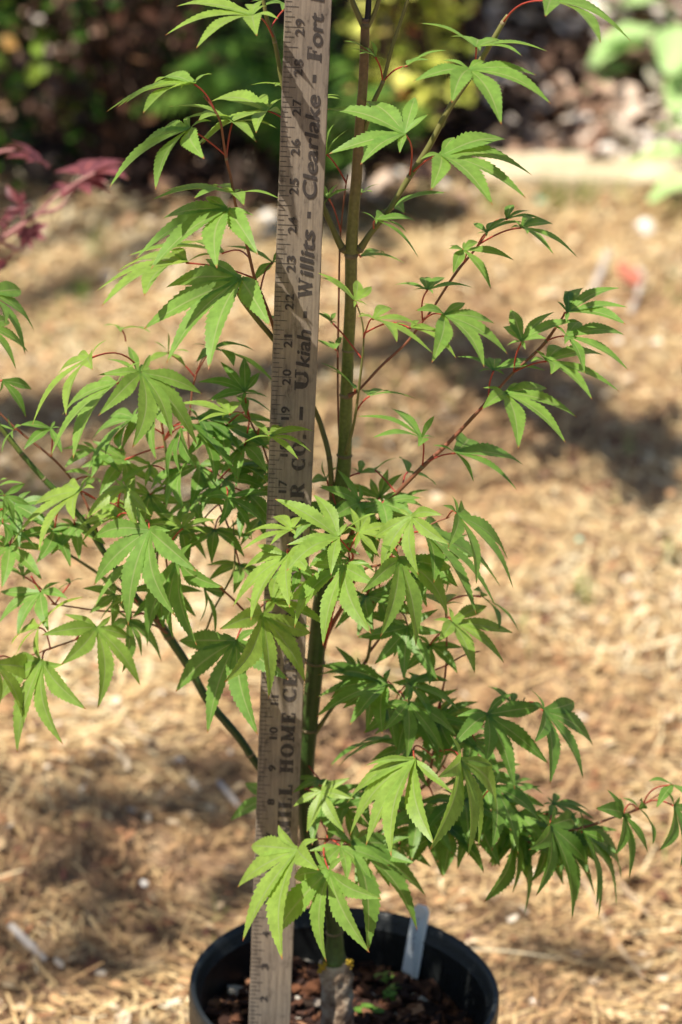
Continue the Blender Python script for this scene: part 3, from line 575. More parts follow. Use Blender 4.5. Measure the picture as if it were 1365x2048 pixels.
# sheet, depth plane in inches, leaf tone, centre, petiole foot, lobe tips in order round the leaf
LEAVES = """
A 0 .75 1045,105 1185,250 1015,0 530,5 475,240 690,365 1080,290 1215,150
A 0 .6 645,575 805,770 755,490 365,518 120,685 70,750 210,740 335,810 565,625
A 0 .55 615,880 860,1070 580,785 380,890 195,1080 95,1270 412,1310 725,1115
A .8 .7 905,835 875,1080 490,725 600,832 700,865 1070,1000 1200,888
A 1.4 .75 1150,755 1240,900 1070,635 760,655 630,1035 725,1005 1080,940 1245,800
A 2.5 .3 1290,40 1330,120 1040,12 1100,70 1250,100
A 2 .7 1270,600 1290,640 1040,580 1150,585 1200,610
B .3 .6 910,130 925,190 750,65 440,100 385,185 670,195 990,235 1215,170
B -.6 .5 870,235 945,340 725,135 430,270 265,550 385,640 820,650 1080,560 1050,285
B 1.5 .75 590,600 1040,715 470,500 120,630 -10,785 60,905 350,850
B -.6 .5 965,710 1075,745 725,565 455,740 315,1025 485,1265 770,1320 1165,1040 1085,740
B 2 .7 835,535 875,625 500,470 390,520 230,565
B 1.5 .35 1180,600 1100,790 870,490 1060,540 1050,740 1210,530
B 2 .3 1200,985 1210,1040 1050,995 1060,960 1180,960
C -1 .85 620,225 810,295 530,190 385,330 240,665 485,610 665,320
C -1.5 .6 965,325 1030,520 690,345 705,615 925,820 1165,750 1320,790 1350,455
C 1 .5 945,330 1040,480 735,235 870,145 1010,285
C .5 .6 800,400 900,480 640,400 420,600 370,880 548,895
C 1.8 .4 920,640 1080,760 730,630 620,775 610,1000 745,880 850,850
C 1.6 .5 1060,540 1110,760 840,850 1075,905 1200,720
D .6 .15 225,700 95,780 140,1135 215,1000 325,965
D .9 .1 290,690 120,790 450,1060 590,1040 600,900 740,940
D 1.5 .15 330,640 130,800 420,820 620,880 680,760 640,640
Z 1 .4 -25,585 -60,700 28,572 58,655 48,705 15,650
Z 1 .4 -30,650 -60,700 10,640 48,700 30,735
C 1 .15 15,380 -30,440 190,430 165,620 0,460
C 1 .4 95,715 130,760 0,680 20,870 100,775 155,690 65,620
C 1 .2 345,705 345,890 155,685 180,850 430,870 405,700
E 0 .9 555,110 650,150 460,45 215,210 100,450 300,500 540,300
E -.5 .9 860,80 800,220 700,120 600,290 935,380 1030,270
C 1.8 .7 1030,960 1080,1010 900,915 815,1085 1000,1100 1110,1090 1130,930
C 2 .5 640,1040 500,1050 460,1010 590,1120 690,1080
E .6 .85 800,285 880,300 740,130 570,330 500,400 570,465 690,350
F -.6 .7 225,365 235,490 0,340 60,265 290,260 440,310 380,400
E -1.6 .45 1020,375 980,330 630,435 640,740 880,1000 1200,930 1340,640 1170,380
E -.2 .5 960,600 1000,640 690,760 665,890 850,860
F -.6 .3 200,580 320,690 -25,1160 165,1105 330,1125 500,750
F .2 .1 365,770 420,740 435,1100 330,1000 500,800
E .2 .4 280,800 215,690 0,800 0,1010 140,1080 350,1050 470,840 410,735
E 1.2 .15 160,690 215,760 -10,640 120,605 230,640 180,730
E 1 .15 480,740 400,780 400,790 440,720 565,715
G -.8 .7 660,360 540,430 450,270 320,400 450,590 675,880 940,740 880,440
G -1 .95 265,360 340,490 545,165 190,345 65,480 110,560 275,545
G -1 .65 290,590 345,500 85,575 -30,880 115,1195 440,1120 600,885 445,600
G -1.6 .8 -30,610 75,560 205,710 130,1005 0,880
G .4 .3 870,310 960,255 730,390 850,640 965,545 1085,585 1000,400
G .5 .8 890,150 970,230 725,250 790,180 700,300
F -1.6 .85 970,380 1060,490 1100,335 1030,290 830,295 665,400 640,510 830,475
F -2.2 .8 940,550 1100,560 740,480 650,640 580,890 705,970 960,880 1110,680
F -2.6 .75 1285,420 1380,520 1120,145 870,175 950,475 955,640 1240,670 1530,270
N -1.6 .9 265,225 265,300 210,60 335,105 500,180 540,310 400,385 240,330
N -2.8 .8 625,110 560,270 700,68 825,105 870,295 670,490 432,480 385,250
N -2.2 .55 935,100 890,120 975,58 1285,400 1305,585 1050,548 865,312
N -3 .65 165,455 215,405 -60,434 -195,670 -160,860 30,965 340,880 380,570 340,435
N -3 .6 540,400 505,375 290,620 415,900 650,970 865,790 890,460 720,395
N -1 .35 690,220 660,250 860,250 1230,590 1185,720 1035,745 760,540
N .6 .1 850,430 860,380 850,655 900,490 780,520
N .2 .15 600,870 560,790 800,750 830,900 795,1210 575,1210 385,1110 270,935 450,800
N -.4 .75 900,830 830,830 1140,735 1310,910 1240,1100 1040,1155 805,955
N 1.2 .1 1100,660 1040,640 1345,890 1210,865 1040,610
N .4 .8 850,720 860,760 690,660 945,655 980,715
M -.2 .35 695,600 705,780 490,400 270,460 370,605 665,665 775,460
M -.2 .35 925,705 735,785 1005,595 1390,780 1330,950 1040,895
S -.2 .55 655,550 545,630 705,505 825,525 935,640 880,742 695,765 560,615
S -.2 .55 410,235 320,250 495,185 610,262 655,385 558,442 358,428 300,228
K -1.4 .7 365,985 290,1120 275,945 500,905 705,1045 755,1215 515,1150
K -.8 .7 620,1045 430,1090 680,990 830,1080 900,1130 910,1250
K 0 .55 975,510 985,590 1080,450 1310,575 1155,775 905,680 880,515
K .2 .3 735,785 690,990 520,745 720,688 860,692 1035,765
K .2 .3 385,310 345,370 450,265 650,300 665,560 580,400
K 2 .1 500,230 440,300 530,180 685,125 845,140 570,285
K 2 .5 280,560 250,540 440,520 575,600 380,575
K -.4 .75 240,860 250,900 -5,680 5,695 255,710 350,755
K 1.2 .2 75,1000 270,1270 -30,940 20,935 110,940 120,1010
K 1.2 .4 105,1190 125,1260 -20,1125 60,1130 150,1100
K 1.2 .4 60,160 140,380 20,60 125,60 200,100 10,130
K 2 .5 285,125 200,200 400,65 360,110 290,90
M .4 .1 240,275 250,300 10,95 80,140 150,200
M .6 .5 340,315 260,420 660,340 490,290 310,285
M 1.6 .1 410,1010 330,1080 200,910 350,880 465,820 560,850 620,990
M 1.4 .12 540,1040 480,1020 740,960 690,1065 600,1120 460,1100
M 1.4 .15 600,835 560,930 545,735 790,920 640,830
M 1.4 .7 380,820 440,900 520,740 390,800 430,780
M 1.6 .2 270,840 200,900 200,800 290,755 430,845
L -.2 .45 485,190 230,310 545,90 710,150 860,385 690,378 515,250
L .4 .1 255,222 190,310 172,150 320,138 430,120 500,160
L .8 .1 390,130 320,200 435,20 555,70 640,140 370,85
L -.2 .5 495,965 435,1170 378,862 430,745 715,765 860,835 645,955
L -.2 .35 805,770 770,800 740,693 800,615 928,590 1165,600 1190,740 1165,858
L -.4 .45 800,930 650,960 915,825 1195,912 1200,1155 900,1180 775,990
L -.3 .5 660,1100 450,1180 785,1000 1050,1050 1135,1300 938,1360 668,1200
L .2 .15 300,1165 215,1340 60,1072 210,1070 310,1078 600,1100 640,1168
J -.4 .45 130,475 160,540 250,402 580,492 660,712 325,875 5,740 -237,580
J .2 .5 180,325 130,470 -187,165 20,225 230,250 400,262 655,348 468,402
J -.2 .5 690,5 375,165 630,165 985,330 1205,280 1180,165 900,-50
T -.4 .5 400,622 275,695 455,540 660,538 755,688 720,795 585,835 355,775 318,645
I -.4 .45 580,915 605,1190 735,780 655,640 330,662 70,735 85,1055 290,1140 545,1055
I .8 .5 380,390 420,550 170,270 190,340 270,385 345,290
I .8 .35 600,450 440,550 640,390 730,370 860,350 740,430
I 1.2 .4 50,1055 120,1230 100,860 190,885 20,900
I 1.2 .7 -10,680 -20,760 130,650 155,692 40,700
O -3.6 .72 645,750 785,715 325,805 208,1065 225,1275 330,1300 490,1340 765,1262 905,965
O -3.6 .62 955,750 790,712 800,830 745,1295 1000,1370 1080,1365 1210,1120 1175,800
O -.8 .3 600,360 625,320 375,375 440,530 590,720 840,690 925,590
O -.3 .2 450,230 530,250 0,190 0,330 0,440 215,480 425,540 545,310
O 0 .4 610,240 560,290 690,190 850,230 940,410 750,460 580,330
P -1.2 .22 255,440 420,375 50,450 10,650 230,760 430,920 660,770 625,400 430,310
O 1 .08 490,620 490,560 90,770 130,800 250,680 420,610
P -1 .25 640,415 500,380 545,270 860,372 985,665 900,865 665,875 560,600
P 0 .2 420,370 470,385 265,260 450,305 500,380
Q -1.6 .22 960,440 1060,405 845,265 758,375 885,680 990,850 1132,705
Q -1 .15 1070,400 1075,405 950,320 1050,325 1135,610
Q -1.6 .35 1305,380 1120,400 1185,645 1335,780 1450,760 1480,480
Q -1 .2 1300,240 1090,390 1135,210 1175,375 1400,330
Q -1.6 .15 460,515 470,430 305,640 355,945 605,1138 730,800 650,515
Q 0 .05 215,570 250,530 0,970 195,940 285,1130 330,880
Q -.6 .08 680,560 700,530 975,920 925,1075 775,1110 745,1000 810,600
Q 0 .08 480,370 470,425 505,312 735,430 755,470 640,500 440,470
Q -1.6 .2 80,250 0,330 365,420 390,490 230,680 50,640
Q 1 .05 230,230 220,260 245,175 350,215 410,300 180,200
Q 0 .05 520,600 560,560 640,560 830,760 760,990 620,1000 500,760
R -1.6 .85 660,110 600,100 475,215 565,375 810,370 870,150 850,20
R -.8 .2 640,180 600,120 600,450 850,450 920,150 930,70
R -2.8 .8 500,510 690,455 370,362 185,523 97,792 140,1105 405,1180 640,600
R -2.2 .55 790,492 710,455 580,515 615,670 830,700 1005,760 1110,620
R -1.8 .3 865,470 720,450 965,1120 1290,1022 1360,850 1190,560
R -3.6 .55 710,655 700,460 480,730 355,1110 695,1250 975,1155 1050,800
R 1.8 .2 330,150 480,80 45,320 140,75 300,40
R -.4 .8 900,450 830,440 1010,400 1100,460 1180,510
D .4 .12 650,455 683,640 745,325 640,225 487,255 340,395 430,520
D 1.6 .3 420,165 320,330 300,135 330,260 575,290 705,185 760,330 840,390
D -.6 .8 545,610 690,650 615,525 460,500 170,545 340,665
D -1 .75 815,760 735,770 615,822 680,650 885,692 1105,722 1088,862 1008,914
D 1.4 .35 600,490 680,650 830,600 800,500 660,620 420,520
F 0 .08 530,150 450,110 790,350 690,430 480,340 390,150 770,110
D 1.4 .45 590,960 500,1080 460,940 700,1010 810,985 820,1100
D 1.2 .3 1210,1060 1240,1180 1180,930 1290,970 1100,1080
F 1 .6 370,300 400,230 440,340 300,330 250,290 420,240
H -1.8 .8 765,270 740,260 500,355 530,697 810,815 1045,722 1080,400
H -.8 .28 590,450 680,330 500,400 205,460 185,795 403,1055 738,1050 935,690
H -1.2 .75 835,180 740,240 730,190 870,0 1060,60 1100,150 1210,355 1000,300
C 3 .7 1150,190 1190,330 1150,60 1060,120 1000,270 1270,290 1290,190
C 4 .6 830,30 860,110 720,15 840,60 1030,60
D .5 .5 215,980 100,1000 20,1050 10,1120 120,1250 240,1240
E .6 .3 30,140 60,250 -60,60 160,60 190,200 90,320 20,290
E .8 .05 20,330 60,270 -60,300 40,480 100,430 240,500 120,320
E -.4 .55 -30,90 0,180 160,60 60,30 -40,200
"""
rows = []
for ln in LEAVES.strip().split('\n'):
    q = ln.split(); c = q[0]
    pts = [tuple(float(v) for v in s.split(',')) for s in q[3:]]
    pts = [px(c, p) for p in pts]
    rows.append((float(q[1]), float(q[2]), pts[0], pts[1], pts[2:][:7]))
# fillers: plain leaves deeper inside the clumps (centre px, depth, tone, size px, direction deg clockwise from down)
FILL = [(110, 1060, 1.5, .1, 80, 20), (30, 1010, 1.6, .1, 90, -20), (250, 920, 2.2, .5, 80, 30), (190, 900, 2.4, .4, 70, 10), (450, 960, 1.6, .15, 90, -15), (400, 930, 2, .3, 85, 20),
        (500, 990, 1.6, .1, 90, -30), (430, 1060, 1.4, .2, 80, 10), (360, 1050, 1.6, .15, 90, 30), (480, 1130, 1.2, .45, 70, 0), (300, 990, 2, .3, 85, 15), (250, 1010, 1.4, .7, 60, 40),
        (390, 1000, 1.6, .5, 80, -30), (150, 1050, 1.6, .35, 70, -10), (330, 1180, 1, .1, 80, 10), (230, 1190, 1, .35, 60, 45), (530, 1030, 2, .2, 80, -20), (520, 930, 2, .35, 70, 0),
        (700, 1000, 1.8, .2, 70, 20), (730, 1060, 1, .2, 80, -20), (760, 1040, 1, .3, 70, -50), (700, 1120, -.5, .15, 60, 20), (870, 1120, .6, .15, 90, -50), (820, 1150, .6, .3, 80, -20),
        (790, 1240, 1, .1, 70, 40), (860, 1290, 1, .1, 70, 0), (720, 1350, .8, .15, 80, 45), (770, 1410, .8, .2, 90, 30), (830, 1420, .8, .15, 100, -20), (880, 1440, .8, .1, 90, -35),
        (740, 1380, .6, .3, 80, 50), (840, 1360, .6, .15, 60, -10), (760, 1600, .6, .2, 80, 20), (710, 1590, .6, .15, 80, -20), (690, 1620, .6, .2, 70, 30), (880, 1640, .8, .05, 100, 10),
        (930, 1600, .6, .08, 110, -10), (960, 1640, .6, .05, 100, -30), (850, 1660, .8, .15, 90, 30), (900, 1660, .4, .2, 100, 0), (1000, 1600, .6, .08, 90, -30), (1020, 1660, .8, .05, 90, 20),
        (960, 1550, .6, .1, 90, -20), (1060, 1640, .8, .05, 80, -20), (1120, 1650, .8, .06, 90, -10), (1150, 1670, .8, .08, 90, -25), (1090, 1690, .9, .05, 80, 20), (800, 1690, .8, .2, 70, -10),
        (750, 1700, -1, .35, 80, -30), (640, 1560, .4, .1, 60, 20), (820, 1500, .8, .12, 80, 20), (940, 1480, .6, .1, 90, 20), (560, 1240, .4, .4, 60, -20), (600, 1140, -.6, .3, 60, 20), (660, 1100, -1.6, .25, 60, -40)]
rg = random.Random(5)
rq = random.Random(77)
for (cx_, cy_, sx_, sy_, n_, ylo_, yhi_) in ((430, 930, 100, 110, 2, .8, 2.2), (180, 1020, 170, 80, 1, .8, 2), (800, 1300, 110, 130, 3, .4, 1.4), (960, 1620, 140, 60, 4, .2, 1.2), (720, 1060, 120, 60, 4, -.4, .8)):
    for _ in range(n_): FILL.append((cx_ + rq.uniform(-1, 1) * sx_, cy_ + rq.uniform(-1, 1) * sy_, rq.uniform(ylo_, yhi_), rq.uniform(0, .5), rq.uniform(80, 110), rq.gauss(0, 30)))
fill_rows = []
for (x, y, Y, tone, S, ang) in FILL:
    tips = []; sq = rg.uniform(.45, .9); a0 = math.radians(ang + rg.uniform(-12, 12))
    for i in range(7):
        u, v = canon(i); u *= 1.0; v = v * sq + (.12 if sq < .6 else 0)
        X = u * S * 1.2; Yy = v * S * 1.2
        tips.append((x + X * math.cos(a0) - Yy * math.sin(a0), y + X * math.sin(a0) + Yy * math.cos(a0)))
    fill_rows.append((Y, tone, (x, y), (x + rg.uniform(-25, 25), y - rg.uniform(20, 50)), tips))

NR = np.random.default_rng(11)
def nearest_branch(fx, fy):
    best = None
    for (o, pts, q, nm) in BR:
        if nm in ('top_rod',): continue
        for j in range(len(q) - 1):
            # densely sampled curve, compared in the photograph
            P = q[j]; d = depth_of(P); ax = PW / 2 + FPX * float((P - CAM) @ RT) / d; ay = PH / 2 - FPX * float((P - CAM) @ UP) / d
            dist = math.hypot(ax - fx, ay - fy)
            if best is None or dist < best[0]: best = (dist, o, P, nm)
    return best
def leaf_mesh(rowsets):
    V, F, C, Mi = [], [], [], []
    S = 0
    for (row, base3) in rowsets:
        Y, tone, c, foot, tips = row
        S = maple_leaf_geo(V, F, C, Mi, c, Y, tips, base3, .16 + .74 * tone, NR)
    col = [x for c in C for x in c]
    me = bpy.data.meshes.new('leaf'); me.from_pydata([tuple(v) for v in V], [], F)
    me.materials.append(M_LEAF); me.materials.append(M_PET)
    me.polygons.foreach_set('material_index', Mi); me.polygons.foreach_set('use_smooth', [True] * len(F))
    a = me.attributes.new('lc', 'FLOAT_COLOR', 'POINT'); a.data.foreach_set('color', col)
    me.update(); me.transform(TI)
    return me, S
sized = []
for r in rows:
    Y, tone, c, foot, tips = r
    S = max(math.hypot(t[0] - c[0], t[1] - c[1]) for t in tips)
    vis = S * min(1, max(.2, len(tips) / 6))
    sized.append((vis, r))
sized.sort(key=lambda q: -q[0])
loose = []
for n_, (vis, r) in enumerate(sized):
    d, bo, P, nm = nearest_branch(*r[3])
    foot3 = at(r[3][0], r[3][1], r[0])
    base3 = P if d < 60 else foot3
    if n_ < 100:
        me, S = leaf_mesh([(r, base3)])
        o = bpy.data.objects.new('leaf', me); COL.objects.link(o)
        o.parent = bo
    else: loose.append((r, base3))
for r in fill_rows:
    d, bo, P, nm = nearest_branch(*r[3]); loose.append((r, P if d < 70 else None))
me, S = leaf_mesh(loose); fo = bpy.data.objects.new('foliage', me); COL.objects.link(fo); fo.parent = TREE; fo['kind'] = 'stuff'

# ------------------------------------------------------------------ ruler
def ruler():
    Wr, Tk, LEN = 1.102 * IN, .17 * IN, 36 * IN
    root = empty('wooden_yardstick', (0, 0, Z0 * IN))
    root.rotation_euler = (0, -.007, 0)
    tag(root, 'weathered wooden yardstick standing upright in the pot against the trunk', 'ruler')
    mb = MB(); bv = .012 * IN
    xs = [0, Wr]; ys = [0, Tk]
    prof = [(bv, 0), (Wr - bv, 0), (Wr, bv), (Wr, Tk - bv), (Wr - bv, Tk), (bv, Tk), (0, Tk - bv), (0, bv)]
    R = random.Random(4); zs = [-.6 * IN + (LEN + .6 * IN) * i / 90 for i in range(91)]
    vs = []
    for z in zs:
        e = [R.uniform(-.006, .006) * IN for _ in range(8)]
        vs += [(p[0] + (e[i] if i in (1, 2, 3, 4) else e[i] * .6), p[1], z) for i, p in enumerate(prof)]
    fs = [(i * 8 + k, i * 8 + (k + 1) % 8, (i + 1) * 8 + (k + 1) % 8, (i + 1) * 8 + k) for i in range(90) for k in range(8)]
    fs += [tuple(range(7, -1, -1)), tuple(90 * 8 + k for k in range(8))]
    mb.add(vs, fs); mb.build('body', M_RULER, root)
    yf = -.006 * IN
    tk = MB()
    def strip(x0, x1, z, h):
        tk.add([(x0, yf, z - h), (x1, yf, z - h), (x1, yf, z + h), (x0, yf, z + h)], [(0, 1, 2, 3)])
    for i in range(1, 36 * 8):
        z = i / 8 * IN; m = i % 8
        L_ = {0: .44, 4: .31, 2: .235, 6: .235}.get(m, .155) * Wr
        strip(.02 * Wr, L_ * R.uniform(.96, 1.04), z + R.uniform(-.002, .002) * IN, .0085 * IN)
    tk.build('tick_marks', M_INK, root)
    # heavy slab-serif capitals drawn as strokes: (x0,y0,x1,y1,width)
    TH, TN = .26, .10
    def sf(x, y, w_=.36): return (x - w_ / 2, y, x + w_ / 2, y, TN)
    CAPS = {'I': (.42, [(.21, 0, .21, 1, TH), sf(.21, .05), sf(.21, .95)]),
            'L': (.66, [(.21, 0, .21, 1, TH), sf(.21, .95), (.03, .05, .62, .05, TN), (.58, 0, .58, .32, .09)]),
            'H': (.86, [(.2, 0, .2, 1, TH), (.66, 0, .66, 1, TH), (.2, .5, .66, .5, TN), sf(.2, .05), sf(.2, .95), sf(.66, .05), sf(.66, .95)]),
            'E': (.68, [(.2, 0, .2, 1, TH), (.03, .05, .62, .05, TN), (.03, .95, .6, .95, TN), (.2, .5, .46, .5, TN), (.59, 0, .59, .3, .09), (.57, .72, .57, 1, .09), (.44, .36, .44, .64, .08)]),
            'T': (.74, [(.37, 0, .37, 1, TH), (.04, .95, .7, .95, TN), (.08, .7, .08, 1, .09), (.66, .7, .66, 1, .09), sf(.37, .05)]),
            'M': (1.0, [(.16, 0, .16, 1, .12), (.18, .95, .48, .1, .2), (.76, .95, .48, .1, .1), (.78, 0, .78, 1, TH), sf(.16, .05, .3), sf(.78, .05), sf(.16, .95, .26), sf(.82, .95, .26)]),
            'N': (.86, [(.16, 0, .16, 1, .11), (.2, .95, .66, .06, .24), (.68, 0, .68, 1, .11), sf(.16, .05, .3), sf(.14, .95, .26), sf(.68, .95, .3)]),
            'F': (.66, [(.2, 0, .2, 1, TH), (.03, .95, .6, .95, TN), (.2, .5, .46, .5, TN), (.57, .7, .57, 1, .09), (.44, .36, .44, .64, .08), sf(.2, .05, .4)]),
            'W': (1.1, [(.14, 1, .34, .02, .22), (.34, .04, .54, .9, .09), (.50, 1, .74, .02, .22), (.74, .04, .94, .95, .09), sf(.14, .95, .3), sf(.52, .95, .26), sf(.94, .95, .24)])}
    def arc(cx, cy, rx, ry, a0, a1, thick, thin, n=22):
        o_ = []
        for k in range(n):
            a = math.radians(a0 + (a1 - a0) * k / n); b = math.radians(a0 + (a1 - a0) * (k + 1) / n); w_ = thin + (thick - thin) * abs(math.cos((a + b) / 2)) ** 1.5
            o_.append((cx + rx * math.cos(a), cy + ry * math.sin(a), cx + rx * math.cos(b), cy + ry * math.sin(b), w_))
        return o_
    CAPS['O'] = (.86, arc(.42, .5, .29, .45, 0, 360, TH, TN))
    CAPS['C'] = (.78, arc(.42, .5, .29, .45, 48, 312, TH, TN) + [(.66, .66, .66, .98, .08), (.66, .02, .66, .3, .07)])
    CAPS['U'] = (.84, [(.2, .35, .2, 1, TH), (.66, .35, .66, 1, .12), sf(.2, .95), sf(.66, .95, .3)] + arc(.43, .34, .23, .29, 180, 360, .2, .11))
    CAPS['R'] = (.84, [(.2, 0, .2, 1, TH), sf(.2, .05), (.05, .95, .4, .95, TN), (.2, .5, .4, .5, TN), (.42, .5, .68, .04, .22), (.6, .05, .8, .05, TN)] + arc(.4, .725, .2, .225, -90, 90, .24, TN, 14))
    CAPS['B'] = (.78, [(.2, 0, .2, 1, TH), (.05, .95, .4, .95, TN), (.2, .52, .42, .52, TN), (.05, .05, .42, .05, TN)] + arc(.4, .735, .19, .215, -90, 90, .22, TN, 14) + arc(.42, .285, .22, .235, -90, 90, .24, TN, 14))
    CAPS['.'] = (.36, [(.16, .02, .16, .24, .22)])
    def stroke_text(s, zc0, zc1, xbase, h, name, shear=0):
        segs = []; x = 0
        for ch in s:
            w_, g = CAPS[ch]; segs += [(a + x, b, c + x, d, t) for a, b, c, d, t in g]; x += w_ + .10
        x -= .10; mb = MB()
        for k, (a, b, c, d, t) in enumerate(segs):
            dx, dy = c - a, d - b; L_ = math.hypot(dx, dy) or 1; nx, ny = -dy / L_ * t / 2, dx / L_ * t / 2; ex, ey = (dx / L_ * .012, dy / L_ * .012)
            q = [(a - ex + nx, b - ey + ny), (a - ex - nx, b - ey - ny), (c + ex - nx, d + ey - ny), (c + ex + nx, d + ey + ny)]
            dep_ = yf - (k % 40) * .0004 * IN
            vs = [((xbase - v * h) * Wr, dep_, (zc0 + (zc1 - zc0) * ((u + shear * v) / x)) * IN) for u, v in q]
            mb.add(vs, [(0, 1, 2, 3)])
        return mb.build(name, M_INK, root)
    def text(s, zc0, zc1, xbase, h, name, off=.0, shear=0, copies=3):
        """s reads upward, its letters' tops to the left; fitted between zc0 and zc1 (inches)"""
        cu = bpy.data.curves.new('t', 'FONT'); cu.body = s; cu.size = 1; cu.shear = shear
        to = bpy.data.objects.new('t', cu); COL.objects.link(to)
        dg = bpy.context.evaluated_depsgraph_get(); dg.update()
        me = bpy.data.meshes.new_from_object(to.evaluated_get(dg)); bpy.data.objects.remove(to); bpy.data.curves.remove(cu)
        co = np.empty(len(me.vertices) * 3); me.vertices.foreach_get('co', co); co = co.reshape(-1, 3)
        x0, x1 = co[:, 0].min(), co[:, 0].max(); fs = [tuple(p.vertices) for p in me.polygons]; bpy.data.meshes.remove(me)
        V = []; F = []
        sh = [(0, 0)] + [(off * math.cos(k * 6.283 / 6), off * .7 * math.sin(k * 6.283 / 6)) for k in range(6)] if off else [(0, 0)]
        for k, (du, dv) in enumerate(sh):
            b = len(V); u = (co[:, 0] + du - x0) / (x1 - x0); v = (co[:, 1] + dv) / .70
            for i in range(len(u)): V.append(((xbase - v[i] * h) * Wr, yf - k * .0015 * IN, (zc0 + (zc1 - zc0) * u[i]) * IN))
            F += [tuple(i + b for i in f) for f in fs]
        return new_mesh_obj(name, V, F, M_INK, root)
    for n in range(1, 36):
        s = str(n)
        if len(s) == 2:
            text(s[0], n - (.20 if s[0] != '1' else .15), n - (.045 if s[0] != '1' else .07), .43, .185, 'numeral', .03 if s[0] != '1' else 0)
            text(s[1], n + (.045 if s[1] != '1' else .06), n + (.20 if s[1] != '1' else .14), .43, .185, 'numeral', .03 if s[1] != '1' else 0)
        else:
            text(s, n - .08, n + .09, .42 , .16, 'numeral', .03)
    def zpx(y):                       # inches on the scale for a height in the photograph
        lo, hi = -3, 40
        for _ in range(40):
            m = (lo + hi) / 2
            P = np.array([-.007 * m + .6, 0, m + Z0]) * IN; d = depth_of(P)
            if PH / 2 - FPX * float((P - CAM) @ UP) / d > y: lo = m
            else: hi = m
        return lo
    for s, y0, y1, off, sh in (('MILL', 1674, 1568, 0, 0), ('HOME', 1546, 1424, 0, 0), ('CENTER', 1403, 1218, 0, 0), ('LUMBER', 1158, 965, 0, 0), ('CO.', 941, 866, 0, 0),
                       ('U', 781, 738, 0, 0), ('W', 597, 556, 0, .05), ('F', 124, 95, 0, .1)):
        stroke_text(s, zpx(y0), zpx(y1), .83, .31, 'lettering', sh)
    for s, y0, y1, off, sh in (('kiah', 733, 660, .026, .15), ('illits', 552, 460, .026, .15), ('Clearlake', 396, 190, .026, .15), ('ort', 92, 26, .026, .15), ('Bragg', 2, -98, .026, .15)):
        text(s, zpx(y0), zpx(y1), .83, .30, 'lettering', off, sh)
    for y0, y1 in ((840, 813), (636, 622), (436, 423), (165, 149)):
        mb = MB(); a, b = zpx(y0), zpx(y1); mb.add([(.655 * Wr, yf, a * IN), (.735 * Wr, yf, a * IN), (.735 * Wr, yf, b * IN), (.655 * Wr, yf, b * IN)], [(0, 1, 2, 3)]); mb.build('lettering', M_INK, root)
ruler()

# ------------------------------------------------------------------ pot, soil, tag
PX, PY = POT; PR = 4.16 * IN; PZ = (1.72 + Z0) * IN
def pot():
    root = empty('nursery_pot', (PX, PY, 0)); tag(root, 'round black plastic nursery pot holding the maple', 'pot')
    def lathe(prof, name, m, n=128, wob=0):
        vs = []
        for (r, z) in prof:
            for k in range(n):
                a = 2 * math.pi * k / n
                rr = r * (1 + wob * math.sin(3 * a + 1) * .5 + wob * math.sin(7 * a) * .3)
                vs.append((rr * math.cos(a), rr * math.sin(a), z + wob * .02 * math.sin(2 * a)))
        N_ = len(prof); fs = [(i * n + k, i * n + (k + 1) % n, (i + 1) * n + (k + 1) % n, (i + 1) * n + k) for i in range(N_ - 1) for k in range(n)]
        return new_mesh_obj(name, vs, fs, m, root, smooth=True)
    b = PR * .80; H = PZ; th = .0022
    outer = [(.0, .004), (b * .9, .004), (b, .006), (b, .012)]
    for i in range(9): outer.append((b + (PR * .955 - b) * i / 8, .015 + (H - .045) * i / 8))
    inner = []
    for i in range(60):                       # fine horizontal ribs on the inner wall
        t = i / 59; inner.append((PR * .945 - th - (PR * .945 - b) * t * .9 + (.0006 if i % 2 else 0), H - .012 - (H - .03) * t))
    lathe(outer + [(PR * .965, H - .028)], 'outer_wall', M_POT, wob=.004)
    rim = [(PR * .965, H - .028), (PR * 1.0, H - .026), (PR * 1.004, H - .008), (PR * 1.0, H - .002), (PR * .985, H), (PR * .965, H - .001), (PR * .952, H - .006), (PR * .945 - th, H - .012)]
    lathe(rim, 'rim', M_POT, wob=.004)
    lathe(inner, 'inner_wall', M_POT, wob=.004)
pot()
def soil_h(x, y):
    return Z0 * IN + .006 * mnoise.noise(Vector((x * 25, y * 25, 5))) + .003 * mnoise.noise(Vector((x * 80, y * 80, 1)))
